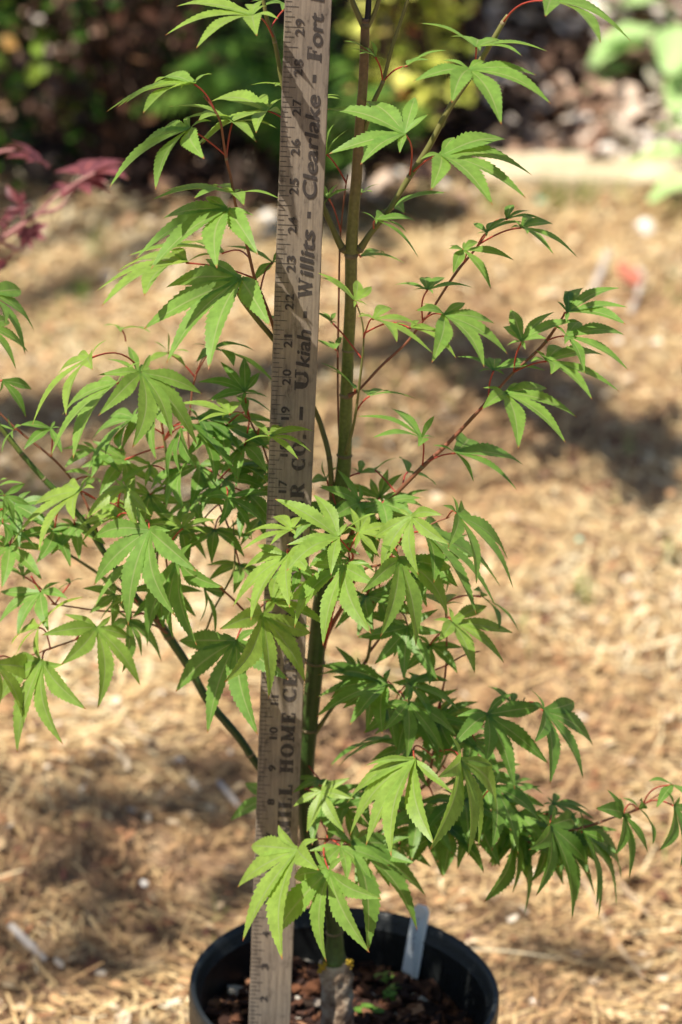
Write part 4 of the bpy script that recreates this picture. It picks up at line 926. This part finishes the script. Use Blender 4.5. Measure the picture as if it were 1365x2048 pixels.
def soil():
    n = 40; vs = [(PX, PY, soil_h(PX, PY))]; fs = []; RS = PR * .925
    for r in range(1, 17):
        for k in range(n):
            a = 2 * math.pi * k / n; x = PX + RS * r / 16 * math.cos(a); y = PY + RS * r / 16 * math.sin(a); vs.append((x, y, soil_h(x, y)))
    for k in range(n): fs.append((0, 1 + k, 1 + (k + 1) % n))
    for r in range(15):
        for k in range(n): a = 1 + r * n; fs.append((a + k, a + n + k, a + n + (k + 1) % n, a + (k + 1) % n))
    tag(new_mesh_obj('potting_soil', vs, fs, M_SOIL, smooth=True), 'dark potting soil filling the black pot', 'soil', kind='stuff')
    R = np.random.default_rng(21); V = []; F = []; col = []
    for _ in range(1500):
        a = R.uniform(0, 6.28); rr = RS * math.sqrt(R.uniform(0, .98)); x = PX + rr * math.cos(a); y = PY + rr * math.sin(a)
        s = R.uniform(.0015, .0075) * (1.3 if R.random() < .15 else 1); asp = R.uniform(.25, .7); yaw = R.uniform(0, 6.28)
        Rm = Matrix.Rotation(yaw, 3, 'Z') @ Matrix.Rotation(R.normal(0, .45), 3, 'X') @ Matrix.Rotation(R.normal(0, .35), 3, 'Y')
        c = Vector((x, y, soil_h(x, y) + .001 + abs(R.normal(0, .002)))); b = len(V); hz = s * R.uniform(.12, .3)
        for zz in (-1, 1):
            for (ux, uy) in ((-1, -.6), (-.2, -1), (1, -.5), (.8, .7), (-.1, 1), (-.9, .5)):
                V.append(c + Rm @ Vector((ux * s * R.uniform(.8, 1.1), uy * s * asp, zz * hz)))
        F += [tuple(b + i for i in (5, 4, 3, 2, 1, 0)), tuple(b + 6 + i for i in range(6))] + [(b + i, b + (i + 1) % 6, b + 6 + (i + 1) % 6, b + 6 + i) for i in range(6)]
        v = float(np.clip(R.beta(1.6, 2.2), 0, 1)); v = 1.0 if R.random() < .03 else v * .93
        col += [v, 0, 0, 1] * 12
    tag(new_mesh_obj('bark_chips', V, F, M_CHIP, attrs={'lc': ('POINT', 'FLOAT_COLOR', col)}), 'reddish brown bark chips strewn over the soil in the pot', 'bark chips', kind='stuff')
soil()

def pebble(name, c, s, m, label, cat, group=None, seed=1, flat=.6, parent=None):
    R = random.Random(seed); vs = []; n, k = 14, 9
    ph = Vector((R.uniform(0, 50), R.uniform(0, 50), 0))
    for i in range(k + 1):
        b = math.pi * i / k
        for j in range(n):
            a = 2 * math.pi * j / n; d = Vector((math.cos(a) * math.sin(b), math.sin(a) * math.sin(b), math.cos(b)))
            q = 1 + .35 * mnoise.noise(d * 1.3 + ph); vs.append(Vector((d.x * s[0], d.y * s[1], d.z * s[2])) * q)
    fs = [(i * n + j, (i + 1) * n + j, (i + 1) * n + (j + 1) % n, i * n + (j + 1) % n) for i in range(k) for j in range(n)]
    o = new_mesh_obj(name, vs, fs, m, smooth=True); o.location = c; o.rotation_euler = (0, 0, R.uniform(0, 3))
    return tag(o, label, cat, group)
def soil_at(x, y): return ground(x, y, Z0 * IN + .003)
pebble('pebble', soil_at(615, 1914), (.0065, .005, .004), M_STONE, 'pale grey pebble on the soil between ruler and rootstock', 'pebble', seed=2)
pebble('pebble', soil_at(826, 1996), (.005, .004, .003), M_STONE, 'small pale pebble on the soil below the plant tag', 'pebble', seed=3)
pebble('pebble', soil_at(636, 2006), (.004, .003, .003), M_STONE, 'small grey pebble beside the left foot of the rootstock', 'pebble', seed=8)

def seedling(x, y, s, label, seed):
    R = random.Random(seed); c = Vector(soil_at(x, y)); mb = MB(); V = []; F = []; col = []
    root = empty('seedling', c)
    tag(root, label, 'seedling', 'green seedlings in the pot')
    for j in range(5):
        a = R.uniform(0, 6.28); h = s * R.uniform(.4, 1.0); d = Vector((math.cos(a), math.sin(a), 0)) * s * R.uniform(.5, 1.2)
        mb.tube([(0, 0, 0), d * .5 + Vector((0, 0, h * .7)), d + Vector((0, 0, h))], [.0004] * 3, 5)
        cc = d + Vector((0, 0, h)); b = len(V); rr = s * R.uniform(.5, .8)
        V.append(cc)
        for k in range(10):
            t = 6.28 * k / 10; V.append(cc + Vector((math.cos(t) * rr, math.sin(t) * rr * .8, R.uniform(-.05, .12) * rr + .1 * rr)))
        F += [(b, b + 1 + k, b + 1 + (k + 1) % 10) for k in range(10)]; col += [R.uniform(.2, .9), 0, 0, 1] * 11
    mb.build('stem', M_GRASS, root)
    new_mesh_obj('leaves', V, F, M_GRASS, root, attrs={'lc': ('POINT', 'FLOAT_COLOR', col)})
seedling(783, 1996, .007, 'bright green seedling on the soil right of the rootstock', 1)
seedling(767, 1968, .006, 'dark green seedling on the soil just behind the bright one', 2)
seedling(740, 2030, .006, 'low dark seedling at the bottom edge right of the rootstock', 4)

def plant_tag():
    top = [(833, 1803), (858, 1817)]; bot = [(803, 1950), (833, 1963)]
    c, d = soil_at(803, 1950), soil_at(835, 1964); yt = (c[1] + d[1]) / 2 / IN + .25
    a, b = at(829, 1806, yt), at(861, 1816, yt)
    a, b, c, d = (Vector(v) for v in (a, b, c, d))
    root = empty('plant_tag', (c + d) / 2); tag(root, 'white plastic plant label stuck in the soil at the right of the pot', 'plant label')
    ux = (d - c).normalized(); dn = (c - a).normalized(); nn = ux.cross(dn).normalized()
    if nn.y > 0: nn = -nn
    th = nn * .0006; cut = .0035
    c2, d2 = c + dn * .02, d + dn * .02
    out = [a + ux * cut * .7 , b - ux * cut, b + dn * cut * 1.2, d2, c2, a + dn * cut]
    vs = [p + th for p in out] + [p - th for p in out]; n = 6
    L0 = Matrix.Translation(-Vector(root.location))
    o = new_mesh_obj('label_strip', vs, [tuple(range(n)), tuple(range(2 * n - 1, n - 1, -1))] + [(i, i + n, (i + 1) % n + n, (i + 1) % n) for i in range(n)], M_TAG, root); o.data.transform(L0)
    mb = MB(); R = random.Random(2); w_ = (b - a).length; h = (c - a).length
    for j in range(11):
        t = .18 + .42 * j / 10; s0 = .38 + R.uniform(-.05, .05)
        p = a.lerp(c, t) + ux * w_ * s0 + nn * .0009
        q = p + ux * w_ * R.uniform(.10, .22) + dn * h * R.uniform(-.02, .02); r = p + dn * h * R.uniform(.01, .03)
        for (e, f) in ((p, q), (p, r)):
            dd = (f - e).normalized(); sd_ = dd.cross(nn).normalized() * .00035
            mb.add([e - sd_, e + sd_, f + sd_, f - sd_], [(0, 1, 2, 3)])
    k = mb.build('faded_writing', M_PENCIL, root); k.data.transform(L0)
plant_tag()

# ------------------------------------------------------------------ things on the ground
def stick(pts, r, m, label, name='stick', cat='stick', group=None):
    mb = MB(); P = [ground(x, y, .012) for x, y in pts]; q, rr = spline(P, [r * v for v in [.8] + [1] * (len(P) - 2) + [.6]], 5); mb.tube(q, rr, 8, rough=.15)
    o = mb.build(name, m, smooth=True); rebase(o, P[0]); return tag(o, label, cat, group)
stick([(22, 1852), (60, 1890), (92, 1920)], .0038, M_STICK, 'short pale stick on the straw at lower left of the photo')
stick([(436, 1562), (460, 1590), (486, 1622)], .0026, M_STICK, 'thin grey stick on the straw just left of the ruler')
stick([(160, 1375), (240, 1430), (290, 1480), (330, 1500)], .0024, M_DSTALK, 'long bent grey twig on the straw below the left leaves')
stick([(1215, 505), (1200, 550), (1180, 590)], .005, M_STICK, 'pale bleached stick on the straw beside the red dry leaf')
stick([(1262, 625), (1285, 560), (1275, 530)], .004, M_STICK, 'pale curved stick just right of the red dry leaf')
stick([(1040, 1700), (1150, 1740), (1230, 1880), (1290, 1960)], .002, M_DSTALK, 'long thin straw coloured stalk at lower right')
stick([(1160, 1640), (1260, 1790), (1300, 1830)], .0018, M_DSTALK, 'thin dry stalk under the lowest right branch')
for (x, y, s, l, m) in ((1292, 456, .016, 'bright white stone on the straw at upper right', M_WHITE), (288, 1769, .0055, 'small white stone on the straw left of the pot', M_WHITE),
                     (1068, 2006, .005, 'tiny pale stone on the straw right of the pot', M_WHITE), (215, 552, .009, 'pinkish white stone on the straw behind the left leaves', M_WHITE),
                     (1265, 188, .022, 'large pale stone on the mulch under the broad leaved plant', M_STONE), (800, 352, .012, 'white stone in shade right of the trunk', M_WHITE),
                     (1335, 205, .02, 'rounded pale stone at the right edge above the timber', M_STONE), (890, 372, .012, 'grey blue stone at the shaded end of the timber', M_WHITE),
                     (540, 437, .014, 'bluish white stone in shade just left of the ruler', M_WHITE), (670, 215, .013, 'pale stone in shade directly right of the ruler', M_WHITE),
                     (1120, 280, .017, 'tan stone on the mulch left of the centre of the timber', M_STONE), (1060, 270, .019, 'tan stone at the shaded edge of the mulch', M_STONE),
                     (1170, 235, .014, 'small tan stone in the middle of the mulch', M_STONE), (1225, 612, .007, 'small chip of white stone left of the red leaf', M_WHITE)):
    pebble('stone', ground(x, y, s * .45), (s, s * .75, s * .6), m, l, 'stone', seed=x)
for (x, y, s, l, m) in ((711, 886, .0045, 'teal plastic scrap on the straw right of the trunk', M_TEAL), (1078, 402, .007, 'teal plastic scrap in the grass below the timber', M_TEAL),
                     (1158, 1080, .0038, 'mint green plastic scrap on the straw at middle right', M_MINT), (525, 905, .0065, 'mint green plastic scrap seen just left of the ruler', M_MINT)):
    R = random.Random(x); P = ground(x, y, .012); mb = MB()
    pts = [Vector((s * math.cos(6.28 * k / 7) * R.uniform(.7, 1.2), s * math.sin(6.28 * k / 7) * R.uniform(.6, 1.0), R.uniform(0, .3) * s)) for k in range(7)]
    mb.add(pts + [p + Vector((0, 0, .0012)) for p in pts], [tuple(range(6, -1, -1)), tuple(range(7, 14))] + [(k, (k + 1) % 7, 7 + (k + 1) % 7, 7 + k) for k in range(7)])
    o = mb.build('plastic_scrap', m); o.location = P; o.rotation_euler = (R.uniform(.2, .6), 0, R.uniform(0, 3)); tag(o, l, 'plastic scrap')

# red dry leaf
def curl_leaf(x, y, s, m, label):
    R = random.Random(int(x)); V = []; F = []
    for i in range(9):
        t = i / 8; w_ = math.sin(math.pi * min(t * .9 + .08, 1)) ** .8 * s * .45
        for k in range(5):
            u = (k - 2) / 2; V.append((u * w_, (t - .5) * s * 1.5, .35 * abs(u) ** 1.5 * w_ + .012 + .25 * s * (t - .5) ** 2 * 2))
    for i in range(8):
        for k in range(4): F.append((i * 5 + k, i * 5 + k + 1, i * 5 + 6 + k, i * 5 + 5 + k))
    o = new_mesh_obj('dry_leaf', V, F, m, smooth=True); P = ground(x, y, .004); o.location = P; o.rotation_euler = (.25, .2, R.uniform(0, 3))
    sm = o.modifiers.new('s', 'SOLIDIFY'); sm.thickness = .0006
    return tag(o, label, 'fallen leaf')
curl_leaf(1250, 572, .034, M_RED, 'bright red dry leaf lying on the straw at upper right')
curl_leaf(1062, 215, .03, M_REDLEAF if False else M_RED, 'dull red leaf on the mulch behind the timber edging') if False else None

# timber edging
def timber():
    a = Vector(ground(960, 366, .0)); b = Vector(ground(1500, 374, .0)); d = (b - a); L_ = d.length; d.normalize(); yaw = math.atan2(d.y, d.x)
    n = 60; vs = []; fs = []; R = random.Random(3); hh, ww = .032, .03
    prof = [(-1, 0), (-1, .75), (-.8, 1), (0, 1.03), (.8, 1), (1, .75), (1, 0)]
    for i in range(n + 1):
        x = L_ * i / n
        for (u, v) in prof:
            j = .004 * mnoise.noise(Vector((x * 9, u * 3, v * 3))) + .002 * mnoise.noise(Vector((x * 30, u * 5, v * 5)))
            vs.append((x, u * ww + j, v * hh + j * 1.2 - .003))
    m = len(prof)
    fs = [(i * m + k, i * m + k + 1, (i + 1) * m + k + 1, (i + 1) * m + k) for i in range(n) for k in range(m - 1)] + [tuple(range(m)), tuple(n * m + k for k in range(m - 1, -1, -1))]
    o = new_mesh_obj('timber_edging', vs, fs, M_TIMBER); o.location = a; o.rotation_euler = (0, 0, yaw)
    tag(o, 'pale weathered timber edging lying between straw and mulch', 'timber')
timber()

# grass tufts
def tuft(x, y, s, n, label, bend=.4):
    R = random.Random(int(x + y)); V = []; F = []; col = []
    P = ground(x, y, 0)
    for _ in range(n):
        a = R.uniform(0, 6.28); bx, by = R.gauss(0, s * .18), R.gauss(0, s * .18); h = s * R.uniform(.5, 1.1); lean = R.uniform(.1, bend) * s; w_ = s * .022
        b = len(V); sx, sy = -math.sin(a) * w_, math.cos(a) * w_; v = R.random()
        for t in (0, .35, .7, 1):
            q = (1 - t * .85)
            V.append((bx + math.cos(a) * lean * t * t - sx * q, by + math.sin(a) * lean * t * t - sy * q, h * t)); V.append((bx + math.cos(a) * lean * t * t + sx * q, by + math.sin(a) * lean * t * t + sy * q, h * t))
        F += [(b + 2 * k, b + 2 * k + 1, b + 2 * k + 3, b + 2 * k + 2) for k in range(3)]; col += [v, 0, 0, 1] * 8
    o = new_mesh_obj('grass_tuft', V, F, M_GRASS, attrs={'lc': ('POINT', 'FLOAT_COLOR', col)}); o.location = P
    tag(o, label, 'grass tuft')
tuft(1105, 425, .05, 45, 'green grass tuft growing against the timber edging')
tuft(1170, 415, .045, 30, 'smaller grass tuft right of the teal scrap by the timber')
tuft(163, 606, .035, 40, 'green grass tuft in the straw behind the left leaves')
tuft(1160, 1200, .035, 22, 'sparse grass tuft in the straw at middle right')
tuft(1345, 1130, .035, 26, 'thin grass tuft at the right edge')
tuft(1232, 1020, .02, 16, 'bright small grass tuft alone on the straw at right')
tuft(1275, 1590, .018, 8, 'tiny pale grass tuft above the lowest right branch')
tuft(1255, 920, .03, 14, 'thin grass tuft at the edge of the shade at right')
tuft(190, 510, .04, 25, 'low grass tuft at the left under the red leaves')
tuft(985, 425, .04, 24, 'low grass tuft in shade left of the timber')

# ------------------------------------------------------------------ background plants
def leaf_quad(V, F, col, c, d, nrm, L_, W_, v, n=3):
    """small pointed leaf of 6 vertices"""
    s = d.cross(nrm).normalized(); b = len(V)
    V += [c, c + d * L_ * .35 + s * W_ * .5, c + d * L_ * .7 + s * W_ * .42, c + d * L_ - nrm * L_ * .15, c + d * L_ * .7 - s * W_ * .42, c + d * L_ * .35 - s * W_ * .5, c + d * L_ * .5 - nrm * W_ * .12]
    F += [(b + i, b + (i + 1) % 6, b + 6) for i in range(6)]; col += [v, 0, 0, 1] * 7
def shrub(name, base, ex, h, nstem, nleaf, LL, WW, m, label, cat, seed, pal, group=None, clump=0, stem_m=None, zlo=.0, vol=.6):
    R = random.Random(seed); base = Vector(base); root = empty(name, base); tag(root, label, cat, group)
    mb = MB(); tipsP = []
    for i in range(nstem):
        a = R.uniform(0, 6.28); rx = math.cos(a) * ex[0] * R.uniform(.1, 1); ry = math.sin(a) * ex[1] * R.uniform(.1, 1); hh = h * R.uniform(.55, 1)
        p = [Vector((rx * .15, ry * .15, 0)), Vector((rx * .45 + R.uniform(-.03, .03), ry * .45, hh * .4)), Vector((rx * .8, ry * .8 + R.uniform(-.03, .03), hh * .75)), Vector((rx, ry, hh))]
        q, rr = spline(p, [.006, .0045, .003, .001], 4); mb.tube(q, rr, 6)
        for v in q[2:]: tipsP.append(Vector(v))
        for _ in range(4):
            s0 = Vector(q[R.randrange(3, len(q) - 1)]); e = s0 + Vector((R.uniform(-1, 1) * ex[0] * .35, R.uniform(-1, 1) * ex[1] * .35, R.uniform(-.05, .22) * h))
            mid = s0.lerp(e, .5) + Vector((0, 0, .02)); mb.tube([s0, mid, e], [.0022, .0016, .0008], 5); tipsP += [mid, e, e]
    mb.build('stems', stem_m or M_BROWNSTEM, root, smooth=True)
    V, F, col = [], [], []
    for _ in range(nleaf):
        if R.random() < vol:
            a = R.uniform(0, 6.28); ra = math.sqrt(R.random()); c = Vector((math.cos(a) * ex[0] * ra, math.sin(a) * ex[1] * ra, zlo + (h - zlo) * R.random()))
            if mnoise.noise((c + base) * 14) < -.05: continue
        else:
            t = R.choice(tipsP); sp = .035 if not clump else clump
            c = t + Vector((R.gauss(0, sp), R.gauss(0, sp), R.gauss(0, sp * .8)))
        if c.z < zlo: c.z = zlo + R.random() * .05
        d = Vector((R.gauss(0, 1), R.gauss(0, 1), R.gauss(-.1, .5))).normalized(); nr = Vector((R.gauss(0, .5), R.gauss(-.3, .5), 1)).normalized()
        nr = (nr - d * nr.dot(d)).normalized(); s = R.uniform(.6, 1.3)
        leaf_quad(V, F, col, c, d, nr, LL * s, WW * s, min(1, max(0, pal(c, R))))
    new_mesh_obj('foliage', V, F, m, root, attrs={'lc': ('POINT', 'FLOAT_COLOR', col)})
    return root
def gp(px_, py_, h=0): return ground(px_, py_, h)
# evergreen shrubs at upper left; they are rooted in the dark mulch
def Bp(x, y): return (x, y, 0)
dark = lambda c, R: R.betavariate(1.3, 2.6)
mid_ = lambda c, R: R.betavariate(1.6, 1.6)
shrub('evergreen_shrub', Bp(-.45, 2.10), (.19, .12), .42, 16, 1300, .026, .016, M_SHRUB, 'leafy green shrub at the left edge behind the red leaved maple', 'shrub', 1, mid_, 'shrubs at the back of the clearing', zlo=.01)
shrub('evergreen_shrub', Bp(-.18, 2.26), (.2, .13), .42, 14, 800, .022, .014, M_SHRUB, 'dark sparse shrub between the left shrub and the fern', 'shrub', 2, dark, 'shrubs at the back of the clearing', zlo=.02)
shrub('evergreen_shrub', Bp(.33, 2.72), (.20, .12), .4, 12, 900, .022, .014, M_SHRUB, 'dark shrub at the top of the photo right of the yellow one', 'shrub', 3, dark, 'shrubs at the back of the clearing', zlo=.02)
shrub('evergreen_shrub', Bp(-.75, 3.0), (.4, .3), 1.1, 22, 4200, .026, .015, M_SHRUB, 'tall dark shrub standing behind the leafy left shrub', 'shrub', 4, dark, 'shrubs at the back of the clearing')
shrub('evergreen_shrub', Bp(.0, 3.2), (.45, .3), 1.1, 22, 4200, .026, .015, M_SHRUB, 'tall dark shrub behind the fern and the yellow shrub', 'shrub', 5, dark, 'shrubs at the back of the clearing')
shrub('evergreen_shrub', Bp(.9, 3.35), (.45, .3), 1.1, 22, 4200, .026, .015, M_SHRUB, 'tall dark shrub behind the broad leaved plant', 'shrub', 6, dark, 'shrubs at the back of the clearing')
shrub('bronze_shrub', Bp(-.25, 2.12), (.12, .10), .30, 14, 380, .026, .014, M_BRONZE, 'brown dry shrub with dead leaves beside the fern', 'dry shrub', 7, lambda c, R: R.betavariate(1.2, 2), zlo=.02)
shrub('bronze_shrub', Bp(.16, 2.62), (.16, .10), .22, 14, 350, .026, .014, M_BRONZE, 'brown dry shrub low behind the trunk top', 'dry shrub', 8, lambda c, R: R.betavariate(1.2, 3), zlo=.0)
shrub('yellow_shrub', Bp(.10, 2.26), (.085, .06), .34, 10, 620, .023, .016, M_YELLOW, 'yellow green shrub with red tinges behind the trunk top', 'shrub', 9, lambda c, R: R.betavariate(2.2, 2) if R.random() > .06 else 1, clump=.02, zlo=.07, vol=.75)

# fern: fronds fanning out left of the ruler
def fern():
    c = Vector((.0, 2.1, 0)); root = empty('fern', c); tag(root, 'green fern fanning out behind the upper left of the ruler', 'fern'); R = random.Random(6)
    for k in range(9):
        a = math.radians(95 + k * 26 + R.uniform(-8, 8)); L_ = R.uniform(.16, .24); V, F, col = [], [], []
        pts = []
        for i in range(19):
            t = i / 18; pts.append(Vector((math.cos(a) * L_ * t, math.sin(a) * L_ * t * .7, .17 * math.sin(t * 2.2) * (1 if k % 2 else .8))))
        mb = MB(); mb.tube(pts, [.0015 * (1 - .7 * i / 18) for i in range(19)], 5); st = mb.build('frond', M_GRASS, root)
        for i in range(2, 18):
            t = i / 18; d = (pts[i + 1] - pts[i]).normalized(); up = Vector((0, 0, 1)); s = d.cross(up).normalized(); ln = .075 * math.sin(math.pi * min(1, t * .85 + .12))
            for sg in (-1, 1):
                leaf_quad(V, F, col, pts[i], (s * sg + d * .45).normalized(), up, ln, .010, min(1, max(0, R.gauss(.5, .25))))
        new_mesh_obj('pinnae', V, F, M_FERN, st, attrs={'lc': ('POINT', 'FLOAT_COLOR', col)})
fern()

# broad leaved plants at upper right
def broad(c, leaves, label, zs=1):
    """c = base; each leaf: (dx, dy, dz, yaw, length, width)"""
    root = empty('broad_leaved_plant', c); tag(root, label, 'plant')
    for k, (dx, dy, dz, yaw, L_, W_) in enumerate(leaves):
        V, F, col = [], [], []; n = 10; d = Vector((math.cos(yaw), math.sin(yaw), -.15)); s = Vector((-math.sin(yaw), math.cos(yaw), 0)); o0 = Vector((dx, dy, dz * zs))
        for i in range(n + 1):
            t = i / n; ww = W_ * math.sin(math.pi * (t ** .75)) ** .7 * .5 if 0 < t < 1 else 0
            for u in (-1, -.5, 0, .5, 1):
                V.append(o0 + d * L_ * t + s * ww * u + Vector((0, 0, .12 * W_ * abs(u) * (1 if t < .9 else .2) - .2 * L_ * t * t + .004 * math.sin(9 * t + u * 3))))
                col += [.45 + .5 * (1 - abs(u)) * (1 if k % 2 else .8) * .6 + .15, 0, 0, 1]
        for i in range(n):
            for u in range(4): F.append((i * 5 + u, i * 5 + u + 1, i * 5 + 6 + u, i * 5 + 5 + u))
        lf = new_mesh_obj('leaf', V, F, M_BIG, root, smooth=True, attrs={'lc': ('POINT', 'FLOAT_COLOR', col)})
        mb = MB(); mb.tube([(0, 0, 0), o0 * .6 + Vector((0, 0, dz * .2)), o0], [.003, .0025, .0015], 6); mb.build('stalk', M_GRASS, root, smooth=True)
c1 = Vector(gp(1370, 190)); c1.z = 0
broad(c1 + Vector((.0, .0, 0)), [(-.06, -.03, .17, 3.6, .08, .055), (-.02, -.04, .20, 4.6, .09, .06), (.02, -.05, .16, 5.2, .09, .06), (-.04, .03, .22, 2.6, .08, .05), (.05, .0, .19, .2, .09, .06), (-.08, -.02, .11, 3.9, .07, .045),
     (.0, -.07, .12, 4.4, .08, .05), (.05, -.06, .12, 5.5, .08, .055), (-.05, -.05, .20, 3.2, .07, .05)], 'pale green broad leaved plant at the upper right corner', .6)
c2 = Vector(gp(1400, 440)); c2.z = 0
broad(c2, [(-.02, .02, .075, 3.0, .07, .045), (-.01, -.01, .05, 3.5, .06, .04), (.02, -.03, .07, 5.0, .08, .05), (.03, .03, .08, 1.0, .08, .05), (0, .04, .10, 2.4, .07, .04)], 'low pale green broad leaved plant at the right edge by the timber')

# red leaved maple at the left, nearer than the shrubs
def red_maple():
    YR = 24.0
    b = at(-160, 900, YR); base = Vector((b[0], b[1], 0)); root = empty('red_leaved_maple', base)
    tag(root, 'dark red leaved maple reaching in at the left edge', 'tree')
    L0 = Matrix.Translation(-base); L0c = L0
    def P(x, y, dy=0): return Vector(at(x, y, YR + dy))
    mb = MB(); q, r = spline([base, P(-170, 700), P(-90, 540), P(0, 480), P(78, 428)], [.005, .004, .0032, .0025, .0018], 6); mb.tube(q, r, 8)
    for pts in ([(78, 428), (110, 395), (160, 362), (190, 345)], [(78, 428), (120, 415), (150, 378)], [(0, 480), (20, 440), (40, 425)], [(-90, 540), (-60, 380), (-10, 310), (30, 300)], [(0, 480), (40, 500), (60, 470)]):
        q, r = spline([P(*p) for p in pts], [.0018] + [.0013] * (len(pts) - 1), 5); mb.tube(q, r, 6)
    s = mb.build('stem', M_REDSTEM, root, smooth=True); s.data.transform(L0)
    RL = [((168, 352), .5, [(110, 345), (120, 335), (195, 312), (250, 318), (245, 330), (255, 362), (215, 370)]), ((152, 372), .6, [(95, 392), (130, 400), (185, 395), (222, 388), (200, 360)]),
          ((85, 328), .5, [(5, 290), (25, 285), (20, 320), (60, 330)]), ((50, 415), .1, [(15, 370), (45, 380), (0, 440), (10, 420), (45, 440)]), ((62, 455), .6, [(78, 420), (30, 470), (45, 500), (65, 500), (95, 480), (100, 450)]),
          ((10, 520), .3, [(-30, 480), (-30, 560), (40, 525), (45, 500)]), ((-20, 440), .3, [(-60, 400), (-70, 470), (10, 460), (5, 420)])]
    R = np.random.default_rng(5)
    for (c, tone, tips) in RL:
        V, F, C, Mi = [], [], [], []
        maple_leaf_geo(V, F, C, Mi, c, YR + R.uniform(-1, 1), tips, None, tone, R, wscale=1.7)
        col = [x for cc in C for x in cc]
        o = new_mesh_obj('leaf', V, F, [M_REDLEAF], root, smooth=True, attrs={'lc': ('POINT', 'FLOAT_COLOR', col)}); o.data.transform(L0c)
red_maple()

# ------------------------------------------------------------------ overhanging tree: outside the frame, its limbs dapple the clearing
def overhang():
    R = random.Random(12); root = empty('shade_tree', (-2.6, -.2, 0)); tag(root, 'tall leafy tree overhead whose limbs shade the clearing', 'tree')
    mb = MB(); q, r = spline([(0, 0, 0), (.1, .05, 1.2), (.0, .2, 2.4), (.2, .3, 3.6), (.3, .3, 5)], [.16, .13, .11, .08, .03], 6); mb.tube(q, r, 14, rough=.1); mb.build('trunk', M_BROWNSTEM, root, smooth=True)
    V, F, col = [], [], []; lm = MB(); org = Vector((-2.6, -.2, 0))
    # (ground px target, height, radius, count)
    targets = SHADES
    for (gx, gy, h, rad, cnt, start) in targets:
        g = Vector(ground(gx, gy, 0)) if not isinstance(gx, tuple) else Vector(gx)
        c = g + SUN_TO * (h / SUN_TO.z) - org
        s0 = Vector(q[start]); m_ = s0.lerp(c, .5) + Vector((0, 0, .15)); pts, rr = spline([s0, m_, c], [.03, .015, .005], 6); lm.tube(pts, rr, 7)
        for _ in range(cnt):
            # leaves hang in small sprays round the end of the limb
            a = R.uniform(0, 6.28); ra = rad * math.sqrt(R.random()); e = c + Vector((math.cos(a) * ra, math.sin(a) * ra, R.gauss(0, rad * .35)))
            for _k in range(3):
                d = Vector((R.gauss(0, 1), R.gauss(0, 1), R.gauss(-.2, .3))).normalized(); nr = Vector((R.gauss(0, .35), R.gauss(0, .35), 1)).normalized(); nr = (nr - d * nr.dot(d)).normalized()
                leaf_quad(V, F, col, e + Vector((R.gauss(0, .02), R.gauss(0, .02), R.gauss(0, .02))), d, nr, R.uniform(.05, .08), R.uniform(.03, .045), R.random() * .6)
    lm.build('limbs', M_BROWNSTEM, root, smooth=True)
    new_mesh_obj('crown', V, F, M_SHRUB, root, attrs={'lc': ('POINT', 'FLOAT_COLOR', col)})
SHADES = [((-.22, 2.42, 0), 0, 2.6, .16, 70, 14), ((.03, 2.6, 0), 0, 2.6, .16, 110, 14), ((.36, 2.9, .1), 0, 2.8, .22, 240, 18), ((-.7, 3.0, 0), 0, 3, .35, 300, 18), ((.0, 3.1, 0), 0, 2.9, .35, 400, 18),
          (60, 1680, 3.2, .15, 9, 10), (260, 1720, 3.2, .15, 9, 10), (430, 1640, 3.2, .10, 4, 10), (100, 1990, 3.2, .13, 6, 10), (1180, 2000, 3.2, .12, 4, 10),
          ((.22, 2.55, .05), 0, 2.6, .10, 60, 14), (705, 450, 1.9, .045, 20, 12)] + [(930 + 60 * k, 700 + 35 * k, 1.5, .018, 7, 12) for k in range(8)]
overhang()
